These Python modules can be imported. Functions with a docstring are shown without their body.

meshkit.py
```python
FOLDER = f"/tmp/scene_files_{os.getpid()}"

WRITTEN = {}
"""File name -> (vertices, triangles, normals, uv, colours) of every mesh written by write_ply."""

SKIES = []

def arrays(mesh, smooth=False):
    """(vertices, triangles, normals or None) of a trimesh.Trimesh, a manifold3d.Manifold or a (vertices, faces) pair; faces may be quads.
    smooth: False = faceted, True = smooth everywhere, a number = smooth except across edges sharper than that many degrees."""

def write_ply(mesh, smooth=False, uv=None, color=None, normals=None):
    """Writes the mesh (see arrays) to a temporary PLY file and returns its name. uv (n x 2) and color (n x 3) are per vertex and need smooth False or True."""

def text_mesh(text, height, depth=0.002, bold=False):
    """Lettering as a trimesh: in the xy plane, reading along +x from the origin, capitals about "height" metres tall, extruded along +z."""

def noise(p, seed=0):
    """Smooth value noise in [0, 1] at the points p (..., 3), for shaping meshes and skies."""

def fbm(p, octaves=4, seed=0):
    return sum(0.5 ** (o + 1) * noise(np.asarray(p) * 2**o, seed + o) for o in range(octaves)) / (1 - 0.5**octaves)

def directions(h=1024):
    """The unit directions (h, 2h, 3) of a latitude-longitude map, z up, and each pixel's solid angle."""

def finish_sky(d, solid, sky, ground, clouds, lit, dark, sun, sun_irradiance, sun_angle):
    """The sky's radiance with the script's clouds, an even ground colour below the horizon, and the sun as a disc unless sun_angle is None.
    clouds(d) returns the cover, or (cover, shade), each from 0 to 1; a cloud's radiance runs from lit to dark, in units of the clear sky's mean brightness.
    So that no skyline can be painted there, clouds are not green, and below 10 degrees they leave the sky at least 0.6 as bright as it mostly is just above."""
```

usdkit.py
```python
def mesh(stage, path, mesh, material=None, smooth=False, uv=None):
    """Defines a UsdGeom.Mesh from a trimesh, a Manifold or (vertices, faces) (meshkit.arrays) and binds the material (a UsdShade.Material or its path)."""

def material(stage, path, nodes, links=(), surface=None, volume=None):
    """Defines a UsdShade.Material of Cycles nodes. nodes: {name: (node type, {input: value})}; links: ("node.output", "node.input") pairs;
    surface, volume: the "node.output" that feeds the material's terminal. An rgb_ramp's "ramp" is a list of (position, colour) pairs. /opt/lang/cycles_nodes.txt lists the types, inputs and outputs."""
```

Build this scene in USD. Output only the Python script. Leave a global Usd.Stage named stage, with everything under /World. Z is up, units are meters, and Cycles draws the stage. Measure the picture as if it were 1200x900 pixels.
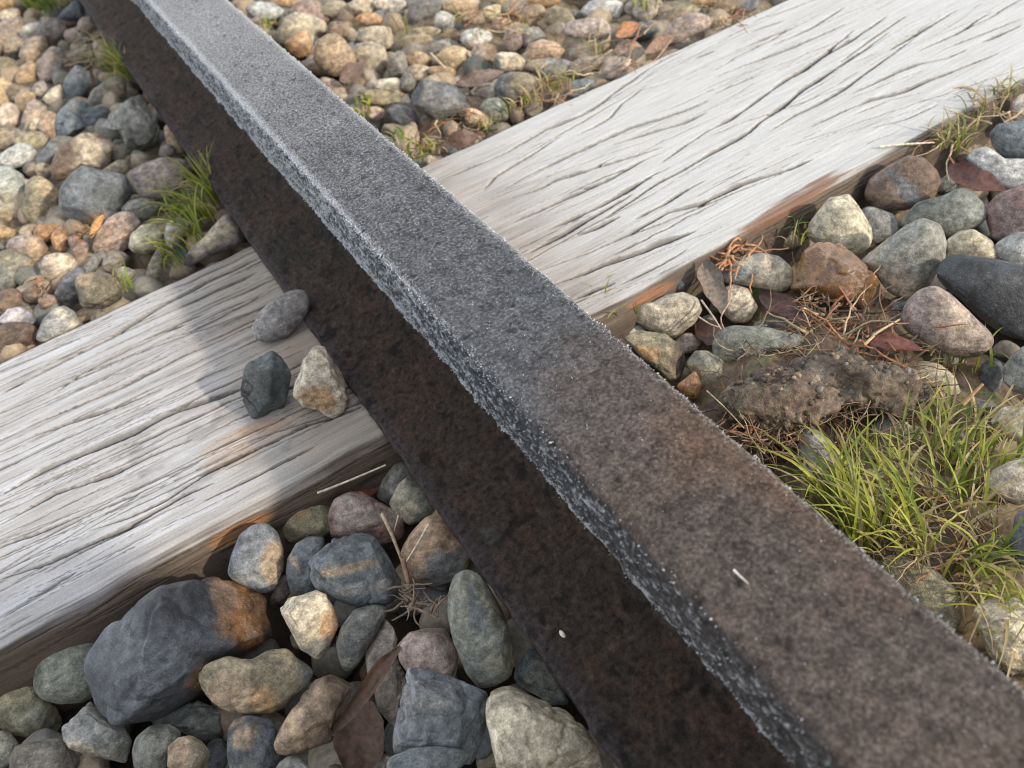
import math
import numpy as np
import trimesh
import usdkit
from meshkit import fbm, noise
from pxr import Gf, Sdf, Usd, UsdGeom, UsdLux, UsdShade, Vt

stage = Usd.Stage.CreateInMemory()
UsdGeom.SetStageUpAxis(stage, UsdGeom.Tokens.z)
UsdGeom.SetStageMetersPerUnit(stage, 1.0)
UsdGeom.Xform.Define(stage, '/World')
UsdGeom.Scope.Define(stage, '/World/Looks')

# ------------------------------------------------------------------ camera, sky, sun, exposure
CAM = np.array([-0.1356866239, -0.5446302125, 0.4148941022])
ROT = np.array([[0.8412232716, 0.4700237125, -0.2672472956],
                [-0.5171842566, 0.5553459220, -0.6512383218],
                [-0.1576827580, 0.6860529255, 0.7102587777]])      # columns: right, up, back
FPX = 980.0                                                          # focal length in pixels of the 1200 px wide photograph
cam = UsdGeom.Camera.Define(stage, '/World/camera')
m4 = np.eye(4); m4[:3, :3] = ROT.T; m4[3, :3] = CAM
cam.AddTransformOp().Set(Gf.Matrix4d(*m4.ravel().tolist()))
FOCAL = 4.3
cam.CreateFocalLengthAttr(FOCAL)
cam.CreateHorizontalApertureAttr(FOCAL * 1200 / FPX)
cam.CreateVerticalApertureAttr(FOCAL * 900 / FPX)
cam.CreateClippingRangeAttr(Gf.Vec2f(0.02, 500))
cam.CreateFStopAttr(1.5)
cam.CreateFocusDistanceAttr(0.50)
cam.CreateExposureAttr(0.82)

SUN_EL, SUN_AZ = math.radians(27), math.atan2(0.5, -0.866)           # rotation = atan2(x, y) of the direction to the sun
SUN = np.array([math.cos(SUN_EL) * math.sin(SUN_AZ), math.cos(SUN_EL) * math.cos(SUN_AZ), math.sin(SUN_EL)])
CLOUD = 6.0
skymat = usdkit.material(stage, '/World/Looks/sky', {
    'sky': ('sky_texture', {'sky_type': 'single_scattering', 'sun_disc': False, 'sun_elevation': SUN_EL, 'sun_rotation': SUN_AZ, 'aerosol_density': 1.5}),
    'tc': ('texture_coordinate', {}), 'n': ('noise_texture', {'scale': 2.2, 'detail': 6.0, 'roughness': 0.6}),
    'cov': ('map_range', {'from_min': 0.35, 'from_max': 0.65, 'to_min': 0.4, 'to_max': 0.85, 'clamp': True}),       # thin high cloud
    'mx': ('mix', {'color2': (CLOUD * 1.0, CLOUD * 0.99, CLOUD * 0.97)}),
    'bg': ('background_shader', {'strength': 0.15})},
    [('tc.generated', 'n.vector'), ('n.fac', 'cov.value'), ('cov.result', 'mx.fac'), ('sky.color', 'mx.color1'), ('mx.color', 'bg.color')], surface='bg.background')
dome = UsdLux.DomeLight.Define(stage, '/World/sky')
UsdShade.MaterialBindingAPI.Apply(dome.GetPrim()).Bind(skymat)
sun = UsdLux.DistantLight.Define(stage, '/World/sun')
sun.CreateNormalizeAttr(True)
sun.CreateIntensityAttr(0.55)
sun.CreateAngleAttr(2.0)
sun.CreateColorAttr(Gf.Vec3f(1.0, 0.87, 0.69))
bz = SUN; bx = np.cross([0, 0, 1.0], bz); bx /= np.linalg.norm(bx); by = np.cross(bz, bx)
s4 = np.eye(4); s4[0, :3], s4[1, :3], s4[2, :3] = bx, by, bz
sun.AddTransformOp().Set(Gf.Matrix4d(*s4.ravel().tolist()))

# ------------------------------------------------------------------ helpers
NAMES = {}
T = Sdf.ValueTypeNames


def unique(parent, name):
    k = NAMES.get((parent, name), -1) + 1
    NAMES[(parent, name)] = k
    return f'{parent}/{name}' + (f'_{k:03d}' if k else '')


def tag(prim, label=None, cat=None, group=None, kind=None):
    for k, v in (('label', label), ('category', cat), ('group', group), ('kind', kind)):
        if v:
            prim.SetCustomDataByKey(k, v)
    return prim


def thing(name, label, cat, loc=(0, 0, 0), group=None):
    x = UsdGeom.Xform.Define(stage, unique('/World', name))
    x.AddTranslateOp().Set(Gf.Vec3d(*map(float, loc)))
    return tag(x.GetPrim(), label, cat, group)


def put(name, v, f, mat, parent='/World', smooth=True, loc=None, **prim):
    """One Mesh prim; prim holds per-vertex primvars. loc: the origin of the mesh (its vertices stay where they are)."""
    if not isinstance(parent, str):
        parent = str(parent.GetPath())
    v = np.asarray(v, float)
    if loc is not None:
        v = v - np.asarray(loc)
    m = usdkit.mesh(stage, unique(parent, name), (v, f), mat, smooth=smooth)
    if loc is not None:
        UsdGeom.Xformable(m).AddTranslateOp().Set(Gf.Vec3d(*map(float, loc)))
    api = UsdGeom.PrimvarsAPI(m)
    for k, a in prim.items():
        a = np.asarray(a, np.float32)
        if a.ndim == 2:
            api.CreatePrimvar(k, T.Float3Array, 'vertex').Set(Vt.Vec3fArray.FromNumpy(a))
        else:
            api.CreatePrimvar(k, T.FloatArray, 'vertex').Set(Vt.FloatArray.FromNumpy(a))
    return m.GetPrim()


def ray(x, y):
    d = ROT @ np.array([(x - 600) / FPX, (450 - y) / FPX, -1.0])
    return d / np.linalg.norm(d)


def at(x, y, z):
    """The point at height z that the photograph shows at pixel x, y (1200 x 900)."""
    d = ray(x, y)
    return CAM + d * ((z - CAM[2]) / d[2])


def to_px(p):
    q = (np.asarray(p) - CAM) @ ROT
    return np.stack([600 + FPX * q[..., 0] / -q[..., 2], 450 - FPX * q[..., 1] / -q[..., 2]], -1)


def sst(a, b, x):
    t = np.clip((np.asarray(x, float) - a) / (b - a), 0, 1)
    return t * t * (3 - 2 * t)


def gridfaces(n, m, wrap=False):
    """Quads of an n x m vertex grid as triangles; wrap closes the second direction."""
    i = np.arange(n - 1)[:, None]; j = np.arange(m if wrap else m - 1)[None, :]
    j2 = (j + 1) % m
    a, b, c, d = i * m + j, i * m + j2, (i + 1) * m + j2, (i + 1) * m + j
    return np.concatenate([np.stack([a, b, c], -1).reshape(-1, 3), np.stack([a, c, d], -1).reshape(-1, 3)])


def n2(x, y, seed=0, octaves=4):
    return fbm(np.stack([x, y, np.full_like(x, seed * 7.31)], -1), octaves, seed) - 0.5


def tube(pts, r, sides=5):
    """A tapered tube along a polyline: vertices, faces."""
    pts = np.asarray(pts, float); n = len(pts)
    r = np.broadcast_to(r, n) if np.ndim(r) else np.full(n, r)
    t = np.gradient(pts, axis=0); t /= np.linalg.norm(t, axis=1, keepdims=True) + 1e-12
    ref = np.array([0.3, 0.2, 1.0]); u = np.cross(t, ref); u /= np.linalg.norm(u, axis=1, keepdims=True) + 1e-12
    w = np.cross(t, u)
    a = np.arange(sides) / sides * 2 * np.pi
    v = pts[:, None] + r[:, None, None] * (np.cos(a)[None, :, None] * u[:, None] + np.sin(a)[None, :, None] * w[:, None])
    f = gridfaces(n, sides, True)
    v = np.concatenate([v.reshape(-1, 3), pts[:1], pts[-1:]])
    k = n * sides
    caps = [[k, (j + 1) % sides, j] for j in range(sides)] + [[k + 1, k - sides + j, k - sides + (j + 1) % sides] for j in range(sides)]
    return v, np.concatenate([f, np.array(caps)])


class Bag:
    """Collects pieces of one mesh with a colour per vertex."""
    def __init__(self):
        self.v, self.f, self.c, self.n = [], [], [], 0

    def add(self, v, f, c):
        self.v.append(v); self.f.append(np.asarray(f) + self.n); self.n += len(v)
        self.c.append(np.broadcast_to(np.asarray(c, float), (len(v), 3)))

    def get(self):
        return np.concatenate(self.v), np.concatenate(self.f), np.concatenate(self.c)


# ------------------------------------------------------------------ materials
def look(name, nodes, links, surface='p.BSDF'):
    return usdkit.material(stage, '/World/Looks/' + name, nodes, links, surface=surface)


M = {}
GEO = ('geometry', {})
M['stone'] = look('stone', {
    'g': GEO, 'a': ('attribute', {'attribute': 'col'}), 'r': ('attribute', {'attribute': 'rgh'}),
    'n1': ('noise_texture', {'scale': 180.0, 'detail': 6.0, 'roughness': 0.65}),
    'n2': ('noise_texture', {'scale': 900.0, 'detail': 3.0, 'roughness': 0.7}),
    'v': ('voronoi_texture', {'scale': 420.0}),
    'st': ('mapping', {'rotation': (0.5, 0.3, 0.7), 'scale': (60, 60, 420)}),
    'n3': ('noise_texture', {'scale': 1.0, 'detail': 3.0, 'roughness': 0.6, 'distortion': 0.6}),
    'r1': ('map_range', {'from_min': 0.36, 'from_max': 0.64, 'to_min': 0.55, 'to_max': 1.38, 'clamp': True}),
    'r2': ('map_range', {'from_min': 0.34, 'from_max': 0.66, 'to_min': 0.68, 'to_max': 1.28, 'clamp': True}),
    'r3': ('map_range', {'from_min': 0.38, 'from_max': 0.62, 'to_min': 0.8, 'to_max': 1.18, 'clamp': True}),
    'm1': ('math', {'math_type': 'multiply'}), 'm2': ('math', {'math_type': 'multiply'}),
    'sc': ('vector_math', {'math_type': 'scale'}),
    'sp': ('map_range', {'from_min': 0.62, 'from_max': 0.70, 'to_min': 0.0, 'to_max': 0.3, 'clamp': True}),
    'mx': ('mix', {'color2': (0.55, 0.53, 0.47)}),
    'b1': ('bump', {'strength': 0.8, 'distance': 0.0022}), 'b2': ('bump', {'strength': 0.7, 'distance': 0.0006}),
    'rr': ('math', {'math_type': 'multiply_add', 'value2': 0.25, 'use_clamp': True}), 'rs': ('math', {'math_type': 'subtract', 'value2': 0.13}),
    'cw': ('map_range', {'from_min': 0.45, 'from_max': 0.15, 'to_min': 0.0, 'to_max': 1.0, 'clamp': True}),
    'p': ('principled_bsdf', {'coat_roughness': 0.07, 'specular_ior_level': 0.5})},
    [('g.position', 'n1.vector'), ('g.position', 'n2.vector'), ('g.position', 'st.vector'), ('st.vector', 'n3.vector'),
     ('n1.fac', 'r1.value'), ('n2.fac', 'r2.value'), ('n3.fac', 'r3.value'), ('r1.result', 'm1.value1'), ('r2.result', 'm1.value2'), ('m1.value', 'm2.value1'), ('r3.result', 'm2.value2'),
     ('a.vector', 'sc.vector1'), ('m2.value', 'sc.scale'), ('n2.fac', 'sp.value'), ('sp.result', 'mx.fac'), ('sc.vector', 'mx.color1'), ('mx.color', 'p.base_color'),
     ('n1.fac', 'b1.height'), ('n2.fac', 'b2.height'), ('b1.normal', 'b2.normal'), ('b2.normal', 'p.normal'),
     ('n2.fac', 'rr.value1'), ('r.fac', 'rs.value1'), ('rs.value', 'rr.value3'), ('rr.value', 'p.roughness'), ('r.fac', 'cw.value'), ('cw.result', 'p.coat_weight'), ('b1.normal', 'p.coat_normal')])
M['timber'] = look('timber', {
    'g': GEO, 'a': ('attribute', {'attribute': 'col'}),
    'm': ('mapping', {'scale': (22, 700, 700)}), 'n': ('noise_texture', {'scale': 1.0, 'detail': 5.0, 'roughness': 0.65, 'distortion': 0.4}),
    'k': ('noise_texture', {'scale': 700.0, 'detail': 3.0, 'roughness': 0.7}),
    'r': ('map_range', {'from_min': 0.3, 'from_max': 0.7, 'to_min': 0.78, 'to_max': 1.16, 'clamp': True}),
    'r2': ('map_range', {'from_min': 0.3, 'from_max': 0.7, 'to_min': 0.88, 'to_max': 1.12, 'clamp': True}),
    'mm': ('math', {'math_type': 'multiply'}), 'sc': ('vector_math', {'math_type': 'scale'}),
    'b': ('bump', {'strength': 0.7, 'distance': 0.0008}), 'b2': ('bump', {'strength': 0.4, 'distance': 0.0004}),
    'p': ('principled_bsdf', {'roughness': 0.85, 'specular_ior_level': 0.25})},
    [('g.position', 'm.vector'), ('m.vector', 'n.vector'), ('g.position', 'k.vector'), ('n.fac', 'r.value'), ('k.fac', 'r2.value'), ('r.result', 'mm.value1'), ('r2.result', 'mm.value2'),
     ('a.vector', 'sc.vector1'), ('mm.value', 'sc.scale'), ('sc.vector', 'p.base_color'), ('n.fac', 'b.height'), ('k.fac', 'b2.height'), ('b.normal', 'b2.normal'), ('b2.normal', 'p.normal')])
M['rail'] = look('rail', {
    'g': GEO, 'a': ('attribute', {'attribute': 'col'}), 'f': ('attribute', {'attribute': 'frost'}),
    'n1': ('noise_texture', {'scale': 130.0, 'detail': 6.0, 'roughness': 0.7}),
    'n2': ('noise_texture', {'scale': 1500.0, 'detail': 2.0, 'roughness': 0.7}),
    'n4': ('noise_texture', {'scale': 520.0, 'detail': 4.0, 'roughness': 0.75}),
    'r1': ('map_range', {'from_min': 0.36, 'from_max': 0.64, 'to_min': 0.6, 'to_max': 1.4, 'clamp': True}),
    'r2': ('map_range', {'from_min': 0.35, 'from_max': 0.65, 'to_min': 0.55, 'to_max': 1.5, 'clamp': True}), 'rm': ('math', {'math_type': 'multiply'}),
    'sc': ('vector_math', {'math_type': 'scale'}),
    'ad': ('math', {'math_type': 'add'}), 'ad2': ('math', {'math_type': 'multiply_add', 'value2': 1.2}),
    'th': ('map_range', {'from_min': 1.0, 'from_max': 1.42, 'to_min': 0.0, 'to_max': 1.0, 'clamp': True}),
    'mx': ('mix', {'color2': (0.335, 0.347, 0.362)}),
    'b1': ('bump', {'strength': 0.7, 'distance': 0.0012}), 'b2': ('bump', {'strength': 0.7, 'distance': 0.0005}),
    'p': ('principled_bsdf', {'roughness': 0.8, 'specular_ior_level': 0.22})},
    [('g.position', 'n1.vector'), ('g.position', 'n2.vector'), ('g.position', 'n4.vector'), ('n1.fac', 'r1.value'), ('n4.fac', 'r2.value'), ('r1.result', 'rm.value1'), ('r2.result', 'rm.value2'), ('a.vector', 'sc.vector1'), ('rm.value', 'sc.scale'),
     ('n2.fac', 'ad.value1'), ('f.fac', 'ad.value2'), ('n4.fac', 'ad2.value1'), ('ad.value', 'ad2.value3'), ('ad2.value', 'th.value'),
     ('th.result', 'mx.fac'), ('sc.vector', 'mx.color1'), ('mx.color', 'p.base_color'),
     ('n4.fac', 'b1.height'), ('n2.fac', 'b2.height'), ('b1.normal', 'b2.normal'), ('b2.normal', 'p.normal')])
M['rust'] = look('rust', {
    'g': GEO, 'a': ('attribute', {'attribute': 'col'}),
    'n1': ('noise_texture', {'scale': 300.0, 'detail': 6.0, 'roughness': 0.75}), 'n2': ('noise_texture', {'scale': 1200.0, 'detail': 3.0, 'roughness': 0.7}),
    'r1': ('map_range', {'from_min': 0.36, 'from_max': 0.64, 'to_min': 0.35, 'to_max': 1.9, 'clamp': True}), 'sc': ('vector_math', {'math_type': 'scale'}),
    'sp': ('map_range', {'from_min': 0.70, 'from_max': 0.74, 'to_min': 0.0, 'to_max': 0.5, 'clamp': True}), 'mx': ('mix', {'color2': (0.3, 0.3, 0.3)}),
    'b1': ('bump', {'strength': 1.0, 'distance': 0.003}), 'b2': ('bump', {'strength': 0.8, 'distance': 0.0008}),
    'p': ('principled_bsdf', {'roughness': 0.75, 'specular_ior_level': 0.3})},
    [('g.position', 'n1.vector'), ('g.position', 'n2.vector'), ('n1.fac', 'r1.value'), ('a.vector', 'sc.vector1'), ('r1.result', 'sc.scale'), ('n2.fac', 'sp.value'), ('sp.result', 'mx.fac'), ('sc.vector', 'mx.color1'),
     ('mx.color', 'p.base_color'), ('n1.fac', 'b1.height'), ('n2.fac', 'b2.height'), ('b1.normal', 'b2.normal'), ('b2.normal', 'p.normal')])
M['frost'] = look('frost', {'p': ('principled_bsdf', {'base_color': (0.62, 0.66, 0.71), 'roughness': 0.35, 'specular_ior_level': 0.5, 'ior': 1.31}),
                            't': ('translucent_bsdf', {'color': (0.8, 0.85, 0.92)}), 'x': ('mix_closure', {'fac': 0.3})},
                  [('p.BSDF', 'x.closure1'), ('t.BSDF', 'x.closure2')], surface='x.closure')
M['leaf'] = look('leaf', {'a': ('attribute', {'attribute': 'col'}), 'p': ('principled_bsdf', {'roughness': 0.45, 'specular_ior_level': 0.4}),
                          't': ('translucent_bsdf', {}), 'x': ('mix_closure', {'fac': 0.35})},
                 [('a.vector', 'p.base_color'), ('a.vector', 't.color'), ('p.BSDF', 'x.closure1'), ('t.BSDF', 'x.closure2')], surface='x.closure')
M['litter'] = look('litter', {'g': GEO, 'a': ('attribute', {'attribute': 'col'}), 'n': ('noise_texture', {'scale': 350.0, 'detail': 4.0}),
                              'r': ('map_range', {'from_min': 0.3, 'from_max': 0.7, 'to_min': 0.6, 'to_max': 1.4, 'clamp': True}), 'sc': ('vector_math', {'math_type': 'scale'}),
                              'b': ('bump', {'strength': 0.5, 'distance': 0.0006}), 'p': ('principled_bsdf', {'roughness': 0.6})},
                   [('g.position', 'n.vector'), ('n.fac', 'r.value'), ('a.vector', 'sc.vector1'), ('r.result', 'sc.scale'), ('sc.vector', 'p.base_color'), ('n.fac', 'b.height'), ('b.normal', 'p.normal')])
M['soil'] = look('soil', {'g': GEO, 'n': ('noise_texture', {'scale': 60.0, 'detail': 8.0, 'roughness': 0.7}),
                          'c': ('rgb_ramp', {'ramp': [(0.3, (0.015, 0.011, 0.008)), (0.55, (0.05, 0.036, 0.024)), (0.75, (0.12, 0.085, 0.055))]}),
                          'b': ('bump', {'strength': 1.0, 'distance': 0.006}), 'p': ('principled_bsdf', {'roughness': 0.9})},
                 [('g.position', 'n.vector'), ('n.fac', 'c.fac'), ('c.color', 'p.base_color'), ('n.fac', 'b.height'), ('b.normal', 'p.normal')])
M['gravel'] = look('gravel', {'o': ('object_info', {}), 'g': ('texture_coordinate', {}), 'n': ('noise_texture', {'scale': 4.0, 'detail': 6.0, 'roughness': 0.7}),
                              'c': ('rgb_ramp', {'ramp': [(0.0, (0.10, 0.11, 0.10)), (0.2, (0.20, 0.19, 0.16)), (0.4, (0.34, 0.26, 0.17)), (0.55, (0.13, 0.15, 0.16)), (0.75, (0.38, 0.31, 0.22)), (0.9, (0.22, 0.17, 0.13)), (1.0, (0.42, 0.38, 0.31))]}),
                              'r': ('map_range', {'from_min': 0.3, 'from_max': 0.7, 'to_min': 0.6, 'to_max': 1.3, 'clamp': True}), 'sc': ('vector_math', {'math_type': 'scale'}),
                              'b': ('bump', {'strength': 0.4, 'distance': 0.002}), 'p': ('principled_bsdf', {'roughness': 0.75})},
                   [('g.object', 'n.vector'), ('o.random', 'c.fac'), ('n.fac', 'r.value'), ('c.color', 'sc.vector1'), ('r.result', 'sc.scale'), ('sc.vector', 'p.base_color'), ('n.fac', 'b.height'), ('b.normal', 'p.normal')])

tag(dome.GetPrim(), kind='structure')

# ------------------------------------------------------------------ ground
near = np.arange(-1.3, 1.9, 0.02)
far = np.array([2.0, 2.2, 2.6, 3.2, 4, 6, 9, 14, 25, 45, 80])
gx = np.concatenate([-far[::-1], near, far])
X, Y = np.meshgrid(gx, gx, indexing='ij')
Z = -0.085 + 0.02 * n2(X * 14, Y * 14, 3) + np.where(np.maximum(abs(X), abs(Y)) > 3, 0.05, 0.0)
tag(put('ground', np.stack([X, Y, Z], -1).reshape(-1, 3), gridfaces(len(gx), len(gx))[:, ::-1], M['soil']), kind='structure')

# ------------------------------------------------------------------ timber sleeper
HALF = 0.144
CRACKS = '''
517,211 562,192 592,179 640,152 680,136 705,120 730,100 775,71 815,51|1.3
567,224 580,207 600,194 622,182 655,160|.9
590,222 615,207 642,194 677,178 712,162 735,151 780,137 830,118|1.3
717,170 760,156 800,144 830,130|1.1
675,159 695,150 715,137 730,120 750,105 770,100|.9
627,224 645,214 670,204 705,194 747,182 775,172|1.1
675,222 700,215 722,205 750,190 775,178|1.0
757,224 780,210 800,199 830,181 855,167 877,155 892,142 915,126 940,105 975,82 1010,60 1040,38|1.35
775,190 800,172 830,152 855,140 877,125 910,100 940,80 970,60 1000,35|1.3
620,296 657,276 675,265 710,245 740,228|1.5
642,269 682,251 707,239 740,220 772,201|1.6
710,254 740,235 775,211 800,200|1.1
675,276 700,266 725,254|1.2
717,284 735,275 750,267 782,249 820,239 845,227 867,216 900,206 935,194|1.4
654,331 685,320 720,305 755,294 770,286 815,271|1.9
600,260 630,247 662,232 700,216 730,202|1.4
600,232 632,221 650,211 687,200 720,184|1.2
745,256 775,241 800,225 825,212|1.3
675,350 700,339 720,332|1.2
730,332 775,310 805,292|.6
900,155 932,135 960,121 987,105 1012,87 1040,67 1075,42|1.0
947,150 985,132 1020,117 1060,107 1080,97 1110,86 1137,75 1170,62|1.2
997,110 1030,95 1050,85 1075,75 1107,69 1132,58|1.1
900,207 927,197 950,187|1.2
819,240 852,224 870,215|1.1
812,69 835,60|1.2
880,37 900,30 917,25|1.4
835,110 865,97 890,86|1.0
835,91 865,79 892,69 927,56 955,44 990,28|1.1
860,60 895,45 930,32|.9
930,90 965,66 1000,45 1040,18|1.0
1040,60 1080,36 1120,12|1.1
1075,60 1120,40 1160,14|.9
985,72 1020,46 1065,16|.7
900,55 945,36 990,8|.9
1100,60 1150,40 1195,22|.8
1150,50 1195,30|1.0
1000,135 1040,118 1080,108|.7
1020,150 1060,140 1100,122|.6
0,460 24,448 80,420 128,396 180,364 240,332 304,304|1.3
64,460 96,436 144,412 180,396 215,380|1.0
0,528 40,510 80,496 132,478 190,456|1.1
0,580 48,552 104,528 160,504 208,480 256,466 304,448|2.0
0,614 64,578 132,556 172,536 224,516|1.1
190,398 224,388 264,368 288,356 305,346|1.2
212,360 250,342 300,320|1.2
100,624 152,606 192,588 240,556 296,528 328,516|1.0
236,588 280,568 312,552 368,524|.7
344,504 384,490 424,476|1.0
0,679 57,660 98,641 151,617 211,583 249,567|1.0
38,702 72,681 90,672|.6
0,726 45,698|.5
0,640 40,626 90,606|.9
105,470 150,450 210,420|.8
30,500 80,480 120,462|.7
300,470 340,455 380,448|.9
'''


def sleeper():
    rng = np.random.default_rng(5)
    x_hi = np.arange(-0.42, 0.82, 0.002)
    xs = np.concatenate([np.linspace(-0.62, -0.43, 12), x_hi, np.linspace(0.83, 1.75, 40)])
    top = np.arange(HALF, -HALF, -0.00075)
    ang = np.linspace(0, 1, 46)[1:]
    low = np.linspace(0, 1, 36)[1:]
    up = np.linspace(1, 0, 8)[:-1]
    nt, na, nl, nu = len(top), len(ang), len(low), len(up)
    S = np.concatenate([HALF + 0.01 + 0.12 * up, top, -HALF - 0.04 * ang, -HALF - 0.04 - 0.09 * low])       # unrolled coordinate across the grain
    Xg, Sg = np.meshgrid(xs, S, indexing='ij')
    # ---- relief
    h = 0.0020 * n2(Xg * 5, Sg * 16, 1, 3) + 0.0007 * n2(Xg * 9, Sg * 170, 2, 3) + 0.0005 * n2(Xg * 40, Sg * 600, 4, 2)
    dirt = np.zeros_like(h)
    lines = []
    for row in CRACKS.strip().split('\n'):
        pts, w = row.split('|')
        p = np.array([at(*map(float, q.split(',')), 0.0)[:2] for q in pts.split()])
        o = np.argsort(p[:, 0]); lines.append((p[o, 0], p[o, 1], float(w)))
    traced = list(lines)
    for k in range(130):                                                       # finer checks that follow the neighbouring grain
        ref = traced[rng.integers(len(traced))]
        L = rng.uniform(0.015, 0.11); x0 = rng.uniform(ref[0][0] - 0.08, ref[0][-1] + 0.03); xx = np.linspace(x0, x0 + L, 9)
        slope = (ref[1][-1] - ref[1][0]) / (ref[0][-1] - ref[0][0]) * rng.uniform(0.5, 1.1)
        y0 = np.interp(x0, ref[0], ref[1]) + rng.normal() * 0.022
        yy = y0 + slope * (xx - x0) + 0.0006 * np.cumsum(rng.normal(size=9)) * 0.6
        lines.append((xx, yy, rng.uniform(0.15, 0.45)))
    for k in range(40):                                                        # longer secondary splits
        ref = traced[rng.integers(len(traced))]
        L = rng.uniform(0.07, 0.24); x0 = rng.uniform(ref[0][0] - 0.1, ref[0][-1]); xx = np.linspace(x0, x0 + L, 15)
        slope = (ref[1][-1] - ref[1][0]) / (ref[0][-1] - ref[0][0])
        y0 = np.interp(x0, ref[0], ref[1]) + rng.normal() * 0.02
        lines.append((xx, y0 + slope * (xx - x0) + 0.001 * np.cumsum(rng.normal(size=15)) * 0.6, rng.uniform(0.3, 0.62)))
    for k in range(150):                                                       # many hairline splits in the left half
        ref = traced[rng.integers(39, len(traced))]
        L = rng.uniform(0.04, 0.2); x0 = rng.uniform(-0.42, -0.08); xx = np.linspace(x0, x0 + L, 13)
        lines.append((xx, rng.uniform(-0.11, 0.14) - 0.06 * (xx - x0) + 0.0008 * np.cumsum(rng.normal(size=13)) * 0.6, rng.uniform(0.25, 0.6)))
    for k in range(300):                                                       # along the side
        L = rng.uniform(0.03, 0.16); x0 = rng.uniform(-0.4, 0.7); xx = np.linspace(x0, x0 + L, 9)
        lines.append((xx, rng.uniform(-0.25, -HALF - 0.02) + 0.002 * np.cumsum(rng.normal(size=9)) * 0.5, rng.uniform(0.15, 0.5)))
    a_edge = 0.004 + (0.006 - 0.004) * sst(-0.06, 0.06, xs) - (0.006 * n2(xs * 7, xs * 0, 21, 3) + 0.003 * n2(xs * 40, xs * 0, 22, 3))
    for n, (cx, cy, w) in enumerate(lines):
        i0, i1 = np.searchsorted(xs, [cx[0], cx[-1]])
        if i1 - i0 < 3:
            continue
        xx = xs[i0:i1]; u = (xx - cx[0]) / (cx[-1] - cx[0])
        ym = np.interp(xx, cx, cy)
        if cy.min() > -HALF:                                                   # from place to unrolled coordinate
            ye = -HALF + a_edge[i0:i1]; ab = a_edge[i0:i1] + 0.006; ym = np.where(ym > ye, -HALF + 2 * HALF * (ym - ye) / (HALF - ye), -HALF - 0.0255 * np.arcsin(np.clip((ye - ym) / ab, 0, 1)))
        yc = ym + 0.0008 * n2(xx * 60, xx * 0 + n, 9, 3) + 0.0008 * np.round(n2(xx * 25, xx * 0 + n, 11, 2) * 4) / 4
        wid = (0.00145 if xx[0] > 0 else 0.0014) * (w if w > 0.5 else 0.6 * w) * (np.clip(np.sin(np.pi * u), 0, 1) ** 0.5) * (0.55 + 1.1 * noise(np.stack([xx * 45, xx * 0 + n * 1.7, xx * 0], -1), 3))
        j0, j1 = np.searchsorted(-S, [-(yc.max() + 0.006), -(yc.min() - 0.006)])
        d = np.abs(Sg[i0:i1, j0:j1] - yc[:, None]) / np.maximum(wid[:, None], 1e-5)
        cut = np.clip(1.15 - d, 0, 1) ** 0.6
        deep = (0.005 if w > 0.6 else 0.0022) * min(1.3, w + 0.25)
        sub = h[i0:i1, j0:j1]
        sub -= deep * cut * np.minimum(1, wid / 0.0005)[:, None]
        dirt[i0:i1, j0:j1] = np.maximum(dirt[i0:i1, j0:j1], np.clip(1.3 - d, 0, 1) ** 0.5 * min(1, 0.5 + 0.6 * w))
    # ---- position
    k = sst(-0.06, 0.06, xs)[:, None]
    wob = (0.006 * n2(xs * 7, xs * 0, 21, 3) + 0.003 * n2(xs * 40, xs * 0, 22, 3))[:, None]
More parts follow.
